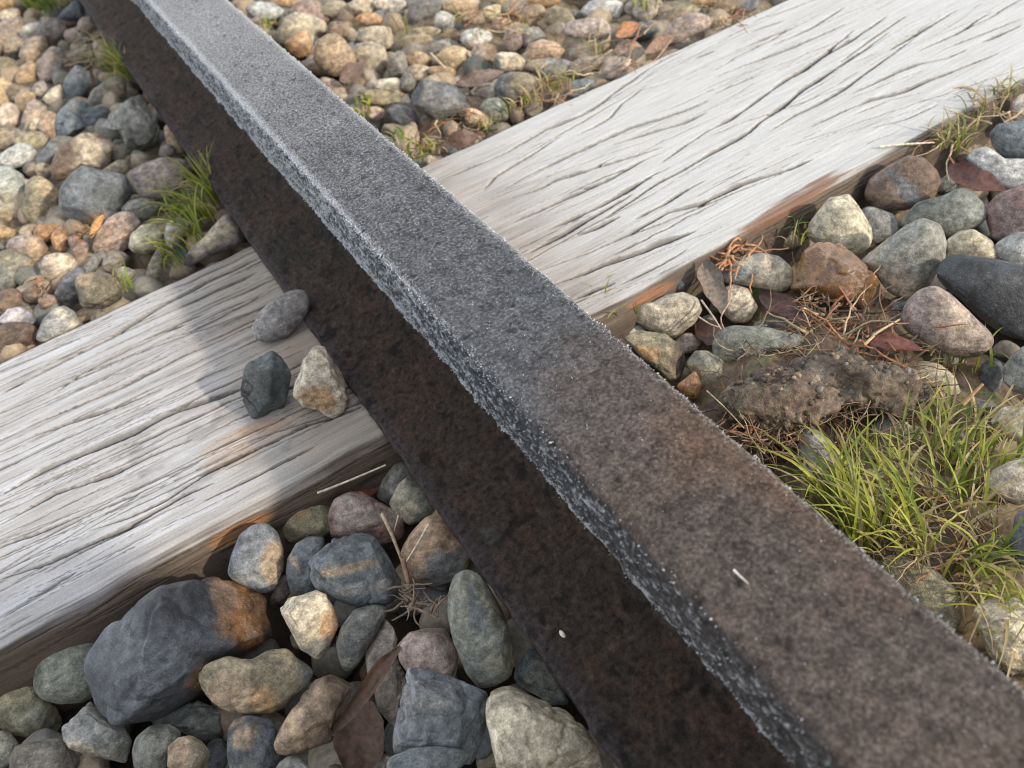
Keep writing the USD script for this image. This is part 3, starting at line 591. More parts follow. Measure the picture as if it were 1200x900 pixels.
STONES = r'''
# name-label | outline px (1200x900) or E cx cy a b angle | colours base/second | opts
# ---- lower left, near
smooth grey-green pebble between the sleeper's edge and the big black rock|115,745 82,750 60,761 45,775 39,795 40,810 50,820 70,825 95,823 114,812 122,780|G|z-.045 a0
largest rock, black and wet with an orange-brown right end|142,727 162,707 185,690 212,684 245,677 270,679 287,687 305,702 311,720 312,733 316,745 305,760 287,766 268,768 250,775 240,797 236,815 205,832 175,842 150,847 135,847 115,830 105,815 95,787 102,762 120,745|k/B|z-.018 a.65 rough.36 P:285,722,46,62,0:O:.12 P:262,700,20,24,0:n:.25 P:240,800,22,40,40:O:.2 P:190,838,35,14,-20:y:.3 
brown-grey stone cut by the left frame edge below the sleeper|-18,830 0,806 15,795 32,786 45,800 48,815 65,830 78,848 70,860 37,864 12,858 0,850|y/g|z-.055 a.6
small grey stone in the bottom left corner above a flat-topped one|-15,880 0,856 12,860 22,872 20,890 0,907 -12,900|g|z-.05
flat-topped grey stone at the bottom edge, second from the left corner|10,887 15,875 45,869 70,865 82,876 92,890 95,906 60,920 15,915|g|z-.05 a.5
grey-green wedge stone with a pale lower rim under the black rock|106,819 90,840 75,852 74,868 82,877 110,884 147,894 154,870 144,846 122,836|g/G|z-.035 a.8 P:105,880,45,8,6:T:.7
pale grey stone beside a tan round one at the bottom edge|175,852 197,849 212,857 208,880 197,905 170,915 158,900 155,880 160,865|G/w|z-.035 a.3
tan round stone pressed against a pale grey one at the bottom edge|222,862 235,868 246,880 243,895 232,908 210,910 196,898 197,875 208,865|t/y|z-.03 a.4
dark grey slab beneath the big black rock|175,846 205,832 232,821 257,832 277,837 270,860 240,868 210,856 180,854|B/g|z-.055 a.7
E 256 885 14 17 0||B|z-.06
knobbly tan and grey speckled stone right of the black rock's foot|235,792 242,780 250,776 267,770 282,772 295,774 315,762 335,761 347,772 360,780 367,788 360,802 345,817 335,828 318,836 300,837 270,835 250,823 238,807|y/g|z-.025 a.6 P:275,812,36,24,10:t:.6 P:310,818,18,16,0:o:.6
two-tone block with tan left face and dark right face at bottom edge|267,880 268,855 276,842 292,840 312,843 327,848 335,868 333,890 325,910 275,912|B/g|z-.035 a.8 P:280,862,16,26,10:t:.7
smooth brown rhombus-shaped stone left of the twisted leaf strip|322,872 330,853 345,827 358,810 370,797 390,792 415,795 419,810 405,830 392,850 388,867 360,877 337,885 325,882|n/t|z-.025 a.8 P:345,840,12,45,40:t:.5
pale white-green pebble peeping up at the bottom edge|318,910 328,893 340,885 355,889 362,902 360,915 335,920|G/w|z-.03
cream and golden cap-shaped stone right of the largest rock|325,712 337,700 352,698 370,692 382,696 392,712 396,737 392,767 370,771 352,760 340,737|T/c|z-.01 a.8 P:384,728,12,20,10:o:.5 P:370,760,24,12,0:g:.7
egg-shaped blue-grey stone with a tan patch on its right side|267,672 272,652 282,627 297,616 312,614 325,625 332,645 331,667 322,690 308,695 290,688 275,680|b/g|z-.015 a.2 P:320,668,16,26,25:t:.6
dark olive stone with a golden crown tucked by the sleeper|327,607 332,587 347,579 370,581 387,595 394,622 370,634 340,635 330,622|y/N|z-.035 a.3 P:345,600,16,14,0:o:.5
red-brown angular stone near the pale straw by the rail foot|386,605 392,585 410,576 425,577 442,587 465,600 477,612 470,630 447,637 420,632 390,629|r/p|z-.03 a.6
E 396 585 13 11 -30||b|z-.05
grey-green flake standing against the rail foot nearest the sleeper|442,582 448,555 456,530 470,530 485,552 492,580 462,595|G/g|z-.045 a.5
mottled green-grey stone under the rail edge behind the red-brown stone|457,590 467,567 480,557 500,568 518,600 500,610 480,615 462,605|G/T|z-.035 a.4
stone half tan and half blue tucked against the rail foot|470,650 480,625 500,607 520,602 538,622 552,647 547,665 530,680 507,686 485,680 472,665|t/y|z-.03 a.4 P:522,668,40,22,-25:b:.6
striped blue-grey boulder with layered top at the middle of the left gravel|362,660 377,645 392,630 425,625 445,632 462,652 474,680 468,700 450,710 420,711 400,704 372,690 363,674|b/g|z-.012 a.7 P:400,668,40,5,-12:t:.6 P:430,690,45,8,-8:g:.6
blue-grey rounded stone leaning behind the striped boulder|337,655 347,637 362,629 380,630 378,650 368,672 372,692 360,696 341,695 336,672|b/g|z-.025 a.4 P:350,668,7,22,-30:t:.6
thin purple-brown sliver left of the blue-grey stones|335,667 341,695 330,710 312,710 322,690|m|z-.045 a.8
long pale grey-green pebble pointing down|394,755 400,735 415,715 437,709 456,712 447,730 432,757 420,778 407,789 400,780|G/b|z-.02 a.1
long pinkish grey stone standing on end left of the blue block|445,727 460,721 467,735 464,770 475,795 467,825 460,867 446,855 440,815 429,787 428,765|p/g|z-.035 a.9
round brown-pink stone above the blue block|466,757 480,741 502,737 522,737 532,757 538,780 530,797 502,794 480,790 469,775|p/y|z-.03 a.3
E 500 695 28 18 -10||m/g|z-.06
large smooth grey-green oval stone beside the rail foot|525,690 532,675 547,668 562,672 577,695 590,720 602,765 598,790 582,802 562,805 547,788 532,757 524,720|G/y|z-.012 a.4 P:556,700,14,40,-20:b:.6
squared slate-blue block at the bottom|477,787 485,784 512,790 550,805 568,813 567,850 556,890 540,905 495,905 462,882 461,860 467,825|b/g|z-.012 a.9
E 498 897 44 20 -5||b|z-.005
large pale beige sandstone at the bottom beside the rail|570,835 573,814 585,803 600,805 630,820 662,832 682,850 697,872 706,905 690,925 600,925 586,910 577,870|T/c|z-.008 a.6
blue-green stone half hidden below the rail foot|602,800 607,775 622,757 645,782 668,825 650,828 630,815|b/G|z-.045 a.6
tan slab wedged below the rail foot|585,715 605,715 624,750 612,768 600,755|t/g|z-.05 a.6
E 449 893 13 10 0||g|z-.04
E 385 745 8 12 0||N|z-.055
E 445 790 20 22 0||N|z-.07
E 420 860 16 40 15||N|z-.08
E 555 835 15 25 0||N|z-.07
# ---- on the sleeper
smooth purple-grey oval pebble lying on the sleeper against the rail|296,383 303,368 320,352 340,341 355,340 363,350 362,363 352,380 335,395 315,401 300,398|g/m|z.014 a0 on
dark grey rough block with rusty corner lying on the sleeper|298,412 318,408 340,409 345,425 338,455 333,480 322,492 300,502 287,506 280,495 281,455 287,430|B/k|z.018 a1 on P:288,502,10,14,0:o:.3
pale quartz and amber pointed stone lying on the sleeper|371,404 380,406 388,420 398,430 404,450 408,468 402,482 390,490 372,480 355,476 343,464 347,445 355,422|T/c|z.016 a.7 on P:380,472,26,13,15:o:.4 P:372,415,12,10,0:T:.6
# ---- upper left
E 5 5 12 8 0||o|
E 11 19 12 9 0||T|
E 12 38 17 16 0||p/T|
E 18 54 12 9 -15||T|
E -2 56 9 10 0||t|
two-faced tan and grey stone in the upper left gravel|22,65 30,45 42,40 55,44 57,58 48,72 40,78 28,74|t/g|a.5
E 32 87 11 14 20||t|
pink-tan chunky stone left of the white-blue stone|43,84 50,65 60,55 72,57 80,70 78,85 70,98 58,102 48,97|p/t|a.5
E 7 82 13 15 0||y/t|
E 5 110 12 18 0||t|
E 20 108 11 10 0||n/g|
pale blue-white stone below the leftmost grass along the rail|70,112 78,90 90,76 104,80 107,97 98,118 85,122 73,120|w/b|a.5
grey-tan oval touching the pale blue-white stone|50,115 60,104 72,98 75,118 66,125 55,123|T/g|
E 47 105 9 9 0||g/m|
E 29 118 10 13 20||t/g|
peach pointed stone in the upper left gravel|25,140 32,122 42,116 56,126 52,145 38,154 26,151|p/t|a.4
E 9 137 15 13 -20||c/G|
E 58 147 11 15 10||t/p|
E 44 146 8 8 0||T|
smooth olive egg-shaped pebble under a grass tuft by the rail|103,118 108,106 122,96 138,89 147,92 148,110 140,120 120,126 106,126|y/G|a0
grey angular block with a dark face left of the grey-green block|66,150 68,125 82,118 100,120 110,127 118,122 130,130 118,146 100,152 82,158 76,168 66,165|b/g|a.9
tall grey-green angular block against the rail foot|112,145 125,132 142,122 150,108 160,104 172,114 184,135 188,148 184,165 180,185 165,190 148,188 145,165 140,152 125,152|g/G|z.0 a.9
big brown mottled rock in the upper left gravel|60,195 66,180 80,165 95,157 115,154 128,160 134,172 130,188 122,200 108,198 95,196 80,208 68,213 62,208|n/T|z.0 a.6
tan stone peeping from under the rail foot|192,150 198,144 206,155 214,170 216,180 204,177 195,166|t|
E 196 178 9 9 0||B|
E 37 165 20 9 -5||y/T|
E 10 162 22 11 -12||y/G|
pale mottled oval at the left frame edge|-6,190 8,175 22,168 36,168 44,178 38,190 20,197 2,199|w/y|
blue-grey wedge left of the brown mottled rock|40,197 46,180 58,165 70,165 72,178 60,192 50,200|b|a.4
large pale stone with warm underside at the left frame edge|-12,230 -8,197 12,196 28,207 30,230 27,262 10,266 -8,262|w/T|a.3 P:10,258,26,12,0:t:.6
olive-tan block between the pale stone and the slate-blue rock|27,245 30,215 36,207 48,208 60,215 68,232 70,250 62,258 48,265 36,262 28,252|t/y|a.5
E 52 200 11 8 20||c|
large slate-blue rounded rock in the left gravel|70,242 72,222 85,205 97,195 117,200 147,206 154,225 144,245 125,262 107,266 87,260 75,252|b/b|z.0 a.4 P:108,258,22,10,-5:t:.6
dusky pink-purple smooth stone by the rail|152,202 170,192 190,185 215,187 225,200 214,219 200,232 180,234 162,226|m/p|z.0 a.2
E 137 199 15 9 -10||g|
grey patchy stone right of the slate-blue rock|141,245 150,236 165,232 180,234 188,244 180,256 165,262 150,256|g/G|
pinkish tan chunky stone below the slate-blue rock|108,292 115,272 125,258 140,249 155,250 164,262 158,278 148,292 132,300 118,303|p/t|a.5
cream pebble beside the left grass tuft|150,290 153,274 165,264 180,262 191,272 187,290 172,298 158,297|T/c|a.2
dark purple and tan boulder between grass, rail and sleeper|212,310 225,290 245,272 262,253 274,252 282,272 284,285 262,294 240,304 218,314|m/T|a.4 P:250,275,30,14,-35:T:.7
E 55 272 14 10 0||O/o|
E 70 281 9 13 -10||o|
warm tan oval in the left gravel below a golden pebble|6,291 15,278 30,274 48,278 57,292 48,305 35,304 18,297|t/p|a.2
E 36 271 12 8 0||t/p|
E 8 273 14 6 0||o|
large olive pointed stone at the left frame edge with a warm tip|-10,320 0,296 15,292 32,300 50,316 34,327 12,340 0,346|y/G|a.4 P:40,316,16,10,20:t:.6
rounded tan-grey stone right of the olive pointed stone|45,310 52,300 66,296 82,298 93,310 88,323 76,331 62,332 50,323|T/g|a.2
E 112 308 8 18 35||b|
slate-blue angular stone touching the sleeper's upper edge|63,345 75,325 92,310 102,310 100,325 96,345 90,356 75,359 66,353|b/g|a.7
olive stone with a tan corner touching the sleeper's upper edge|89,332 92,322 105,320 120,318 138,325 147,338 142,350 128,358 108,364 95,358|y/g|z.0 a.6 P:96,325,14,9,-10:t:.6
E 132 308 13 8 -10||g|
E 92 289 9 16 -20||m|
E 12 352 15 13 0||n/y|
pale blue-white flat stone near the left frame edge|-5,377 10,362 25,359 38,368 46,381 20,383|w/b|a.4
dark red-brown slab at the left frame edge above the sleeper|-10,385 10,377 35,378 45,388 44,400 15,412 -10,415|N/r|a.6
grey dimpled stone at the sleeper's upper edge|42,397 50,375 62,362 75,358 88,366 93,380 75,392 55,402|T/g|a.2
E 146 322 11 8 0||b/w|
E 183 312 9 20 20||g|
E 207 272 12 18 15||b/w|
E 42 345 14 9 0||N|
E 56 353 10 8 0||r/N|
E 64 318 8 6 0||N|
dark grey wedge beside the corner grass at the top left|66,22 78,8 90,-2 99,4 100,20 96,26 80,25|b/B|a.6
E 62 35 16 13 0||b/g|
E 99 34 8 16 20||g|
E 42 36 14 9 0||w/b|
E 86 42 9 9 0||p/n|
E 122 60 10 14 -20||T/y|
E 96 66 14 9 -30||y/g|
# ---- top centre
pale grey smooth stone at the top edge right of the rail|286,10 302,2 320,4 337,15 322,24 300,25|w/g|a.1
E 337 2 12 6 0||o|
E 367 15 24 11 10||p/n|
E 392 10 18 10 0||c/T|
large grey-tan rounded stone beside the rail at the top|325,42 332,22 345,14 360,16 380,25 384,36 370,46 345,51 329,51|y/T|a.3
orange-tan angular pebble against the rail head|332,50 345,40 358,35 367,45 364,62 352,69 340,62|o/t|z.0 a.6
beige-brown round cobble, the roundest in the top gravel|367,60 370,48 382,41 395,40 405,48 415,62 418,73 405,86 390,91 375,82 368,71|t/y|z.005 a0
E 398 36 15 11 0||n/t|
flat-topped tan slab right of the roundest cobble|410,46 420,32 440,31 459,32 461,48 456,62 440,52 425,53|T/g|a.8
pale stone with a brown stain below the flat-topped slab|412,62 418,52 435,49 450,55 455,70 446,86 432,93 418,83|c/T|a.3 P:428,68,10,9,0:n:.4
E 367 79 13 7 30||p/t|
E 392 104 18 8 35||T/p|
E 425 8 15 12 0||c/T|
pink-tan flat stone at the top below a cream one|413,23 425,15 440,15 456,24 445,30 428,30|o/p|a.4
E 457 5 19 7 0||w/c|
E 463 16 9 8 0||b|
large purple-grey flat slab at the top edge|475,22 480,5 495,-3 515,-2 519,12 506,29 486,33|g/m|a.4
E 521 26 12 11 0||w/b|
E 540 8 20 9 0||t|
E 487 49 20 9 -8||y/t|
E 513 56 16 7 -15||b/w|
E 491 70 15 9 8||t/o|
golden beige round pebble above the blue-green rock|512,66 520,56 533,53 546,57 549,70 542,81 530,85 518,78|t/T|a0
E 467 76 11 14 25||b/g|
E 492 85 14 9 5||c/T|
E 519 85 14 8 10||t|
big blue-green angular rock in the top gravel|474,112 478,98 490,94 505,95 520,96 535,101 545,112 552,125 545,136 530,141 510,140 495,132 481,121|b/G|z.0 a.7
E 478 96 8 12 10||b/G|
long cream pebble left of the blue-green rock|430,100 445,93 465,91 473,99 468,113 455,109 440,105|c/y|a.2
E 445 115 26 9 12||y/G|
dark slate chip left below the blue-green rock|452,130 462,122 478,124 491,133 492,145 475,149 458,143|B/m|a.5
E 440 133 9 8 0||T|
small cream stone right of the blue-green rock|551,107 562,98 575,97 583,110 578,122 562,121|c/g|a.4
olive round pebble by the upper edge of the sleeper|562,126 570,116 585,114 595,124 596,138 585,145 570,142|y/G|
E 560 139 18 8 22||t/o|
large blue-grey rounded rock just above the sleeper|576,105 585,90 600,84 618,85 632,95 631,110 618,120 600,122 588,116|b/y|z.0 a.4
cream pebble with a blue left end|577,65 585,61 605,62 616,71 612,83 600,87 584,82|T/t|P:580,78,9,14,0:b:.6
white-pink frosted stone in the top gravel|538,46 545,36 560,32 575,38 579,50 568,60 550,57|w/p|a.3
E 568 64 13 14 0||p/n|
E 601 48 11 13 0||m/B|
E 625 44 14 11 0||g/b|
tan-pink rounded stone above a long grey one|611,70 620,52 635,46 652,50 665,62 656,71 630,72|t/p|a.2
grey-tan wide stone below the tan-pink one|613,79 625,70 645,68 666,70 671,83 655,95 635,90|g/t|a.3
large pink-tan stone with a pale face in the top gravel|655,39 665,26 685,22 705,21 716,32 712,46 695,49 675,45|p/T|z.0 a.2
pale grey rounded stone below the large pink-tan one|665,63 672,54 690,47 705,48 710,59 695,67 678,71|w/y|a.2
E 685 77 21 9 -30||g/y|
grey-blue stone half behind the sleeper edge|656,112 668,96 685,92 698,95 690,106 672,115|b/m|a.4
brown-grey stone half behind the sleeper edge|698,90 712,76 728,66 743,70 736,82 715,93|p/y|a.3
blue slate chip with sharp edges in the top gravel|723,44 738,36 750,25 765,26 774,36 766,46 745,49|b/B|a.8
E 655 23 17 13 0||T/y|
tall pale grey stone at the top edge|680,18 690,2 715,-4 731,5 725,23 705,20|w/g|a.4
E 623 20 17 12 -30||t/y|
E 600 12 19 8 0||g|
E 637 2 18 6 0||o|
E 590 0 16 8 0||t|
E 577 15 11 9 0||T|
E 553 21 14 7 0||T/p|
E 757 14 15 11 0||b/g|
long tan stone by the upper sleeper edge near the top|774,42 790,22 815,14 831,20 834,31 815,40 795,50 780,52|p/y|z.0 a.2
olive-brown stone behind the long tan stone|771,24 785,10 805,3 823,10 815,17 795,26 780,36|y/n|a.3
E 785 48 11 7 -10||r/n|
E 838 26 10 7 0||t/p|
E 825 2 15 7 0||o|
blue-grey stone at the top where the sleeper leaves the frame|862,13 875,0 890,-2 888,10 870,20|b/g|
E 850 8 13 12 0||n|
E 800 47 7 4 0||w|
E 530 42 12 8 10||n/t|
E 590 30 14 8 10||t/n|
E 735 58 16 9 -20||n/p|
E 742 10 9 9 0||p/n|
E 560 93 26 6 -14||N/m|
E 500 38 18 6 0||T|
# ---- right of the rail
mottled beige stone beside the sleeper's lower edge right of the rail|734,365 740,356 765,354 780,346 800,342 817,350 823,363 812,380 790,397 762,387 740,373|T/p|z-.02 a.4
pale green-white stone emerging from behind the rail|708,382 725,374 742,373 766,387 752,394 727,398|G/w|z-.03
dark tan-green rock against the rail top's right edge|729,397 750,387 780,391 800,408 807,430 795,452 780,442 752,420|y/N|z-.02 a.7 P:765,415,14,10,0:o:.4
amber-brown glassy pebble touching the rail|793,452 815,435 823,450 817,468 803,466|O/o|z-.02 rough.2
E 805 403 14 11 0||p/G|z-.04
olive-grey rounded stone behind the clump of conglomerate|805,425 815,412 830,412 856,430 868,446 855,456 835,463 818,453|y/g|z-.025 a.3
long striated grey-green stone|834,405 842,388 860,382 895,384 940,394 953,405 930,413 897,415 877,427 855,429 840,422|G/g|z-.015 a.3
blue-grey flat stone behind the long striated one|878,379 905,373 930,381 946,393 930,397 890,388|b|z-.035
smooth blue-grey oval cobble beside the sleeper|839,322 845,309 870,304 890,296 912,300 928,315 928,335 915,343 885,336 860,332 843,331|b/T|z-.015 a.1 P:895,336,36,10,8:T:.6
cream stone under the blue-grey oval cobble|842,340 860,333 877,339 888,360 877,378 860,378 846,365|c/T|z-.03 a.3
E 940 354 18 11 5||p/n|z-.045
big wet orange-brown rock shining in the right gravel|926,340 937,317 942,295 960,284 985,286 1005,302 1025,320 1047,343 1045,357 1020,361 995,361 957,348|O/n|z-.008 a.7 rough.12 P:965,300,22,18,0:n:.4
pale cream lumpy stone touching the sleeper's lower edge|944,272 952,257 972,232 995,228 1005,240 1020,260 1023,278 1017,290 1003,299 975,293 950,284|c/T|z-.01 a.5
brown-grey oval rock with a bluish band against the sleeper|1012,230 1020,210 1040,195 1065,182 1082,185 1097,200 1103,215 1092,233 1060,246 1030,246|n/p|z-.01 a.3 P:1060,220,10,40,-45:b:.6
E 1028 264 22 19 30||g/b|z-.03
smooth white and green pebble above the round pinkish one|1053,262 1075,237 1105,230 1125,220 1140,224 1156,242 1156,257 1140,268 1112,276 1075,276|G/w|z-.015 a.1
large grey-green granite boulder beside the black rock|1007,306 1030,287 1060,265 1080,257 1100,264 1109,285 1107,307 1090,333 1062,352 1040,340 1025,320|G/T|z-.005 a.3
small round pinkish-grey pebble above the smooth black rock|1109,282 1125,271 1142,269 1162,282 1171,304 1140,310 1112,302|T/p|z-.018 a0
mauve stone at the right frame edge|1153,245 1170,229 1200,218 1225,225 1228,262 1200,277 1180,288 1163,278|m/r|z-.012 a.4
smooth black rock at the right frame edge|1094,320 1100,307 1117,299 1170,304 1200,311 1226,328 1230,380 1200,398 1175,391 1150,373 1125,348 1102,333|k/B|z.0 a.3 rough.5
smooth pinkish-grey cobble below the black rock|1055,370 1065,352 1080,339 1097,335 1117,347 1140,370 1162,392 1164,405 1145,418 1117,418 1085,402 1060,386|p/T|z.0 a.2
E 1198 300 30 24 10||g/w|z-.02
blue stone at the right frame edge below the dry grass|1160,157 1170,146 1200,141 1228,150 1222,187 1200,188 1177,186 1164,172|b/g|z-.01 a.3
pale grey-blue stone right of a red leaf|1130,187 1142,175 1157,171 1177,185 1200,186 1228,200 1218,224 1180,222 1155,210|w/b|z-.005 a.4
white stone at the right frame edge beside dry grass|1186,122 1197,111 1226,114 1224,144 1190,144|w/c|z-.01
E 1110 217 14 11 -20||g|z-.02
E 1052 358 10 10 0||b/k|z-.03
grey-green rounded stone cut by the right frame edge under the black rock|1175,432 1187,415 1200,405 1226,420 1224,466 1187,458 1177,446|G/g|z-.005 a.3
E 1162 442 14 19 10||B/g|z-.025
tan stone behind the grass next to the pinkish cobble|1065,432 1080,423 1100,427 1119,442 1126,461 1110,472 1085,457|T/o|z-.02
E 1112 427 24 14 10||g|z-.035
grey-green flat stone beneath the wet orange rock|957,367 975,357 1000,361 1012,372 995,382 970,380|G/g|z-.04
dark brown wet stone in the litter beneath the orange rock|1000,380 1010,362 1035,359 1052,369 1046,386 1020,394 1005,390|N/n|z-.035 rough.3
lumpy conglomerate of mud and small pebbles beside the rail|838,478 850,458 868,446 885,438 920,433 955,438 975,452 987,472 978,492 940,502 905,502 865,497|n/y|z-.004 a.6 lump
brown muddy rock behind the conglomerate|920,432 962,411 1000,414 1040,432 1060,440 1095,449 1108,462 1100,483 1060,492 1020,484 985,478|n/p|z-.008 a.6 lump
grey and tan stone under the grass beside the conglomerate|932,525 937,504 947,497 965,510 984,527 988,550 970,571 945,566|g/t|z-.02 a.5 P:978,555,14,16,0:t:.6
tan stone showing through the middle of the big grass clump|1003,575 1015,550 1035,548 1046,575 1040,600 1015,606|t/T|z-.02
grey stone at the back of the big grass clump|1015,505 1040,480 1068,483 1084,508 1075,527 1040,532 1020,522|g/T|z-.03
tan-grey rock right of the big grass clump|1150,575 1162,552 1180,540 1204,536 1230,550 1226,590 1190,592 1165,585|T/g|z-.01 a.4
pale tan stone at the right frame edge above the tan-grey rock|1160,492 1175,478 1200,474 1228,480 1224,520 1190,517 1170,507|T/c|z-.015
E 1155 477 11 8 0||g/b|z-.02
dark blue rounded stone at the right frame edge beside the grass|1183,640 1190,605 1212,588 1232,620 1226,665 1200,672|B/b|z-.01 a.2
grey-olive stone against the rail's right edge below the grass|1026,660 1045,650 1065,655 1095,667 1120,690 1127,722 1118,742 1090,735 1060,705|y/G|z-.02 a.2
tan and white rough rock right of the grey-olive stone|1140,708 1160,696 1185,700 1208,713 1222,745 1208,778 1185,790 1160,765 1146,737|T/p|z-.015 a.6
E 1128 608 26 18 -10||t/y|z-.03
E 1075 570 16 14 0||y/T|z-.035
E 1165 650 16 20 0||N/n|z-.04
E 1190 800 20 18 0||y/n|z-.03
E 1085 545 14 10 0||n|z-.035
E 1000 640 20 16 0||y|z-.05
E 905 390 14 8 0||N|z-.05
E 985 375 10 8 0||g|z-.045
E 1125 520 18 14 0||n/y|z-.035
E 920 545 12 12 0||N|z-.04
E 870 520 14 10 0||N/o|z-.04
E 1135 190 14 8 20||N|z-.03
E 1105 160 20 12 -20||n|z-.02
E 1150 130 20 14 -20||n|z-.02
E 815 330 12 9 0||N|z-.04
E 865 285 14 9 -20||n/y|z-.025
E 925 282 13 9 10||y/t|z-.03
E 1175 330 10 8 0||N|z-.05
E 1035 300 8 8 0||k|z-.05
E 1200 440 12 12 0||N|z-.05
E 1145 345 8 8 0||N|z-.05
mossy orange clod beside the sleeper's lower edge|698,360 705,350 718,347 730,352 732,364 722,370 708,370|o/y|z-.02 a.5 lump
E 866 303 8 6 0||b|z-.02
small grey round pebble tucked under the sleeper's lower edge|789,334 793,328 799,327 803,333 801,339 793,341|g/b|z-.012
'''


def ellipse_px(cx, cy, a, b, rot, n=20):
    t = np.arange(n) / n * 2 * np.pi; q = np.radians(rot)
    return np.stack([cx + a * np.cos(t) * np.cos(q) - b * np.sin(t) * np.sin(q), cy + a * np.cos(t) * np.sin(q) + b * np.sin(t) * np.cos(q)], 1)


def outline_radius(poly, th, soft):
    """Distance from the origin to a closed polygon in the directions th, slightly rounded."""
    g = np.linspace(-np.pi, np.pi, 361)[:-1]
    a, b = poly, np.roll(poly, -1, 0)
    d = np.stack([np.cos(g), np.sin(g)], 1)
    r = np.zeros(len(g))
    for p, q in zip(a, b):
        e = q - p; den = d[:, 0] * e[1] - d[:, 1] * e[0]
        with np.errstate(divide='ignore', invalid='ignore'):
            t = (p[0] * e[1] - p[1] * e[0]) / den
            u = (p[0] * d[:, 1] - p[1] * d[:, 0]) / den
        ok = (t > 0) & (u >= -1e-9) & (u <= 1 + 1e-9)
        r = np.where(ok, np.maximum(r, t), r)
    bad = r <= 0
    r[bad] = np.interp(g[bad], g[~bad], r[~bad], period=2 * np.pi)
    k = np.exp(-0.5 * (np.arange(-15, 16) / soft) ** 2); k /= k.sum()
    r = np.convolve(np.concatenate([r[-15:], r, r[:15]]), k, 'valid')
    return np.interp(th, g, r, period=2 * np.pi)


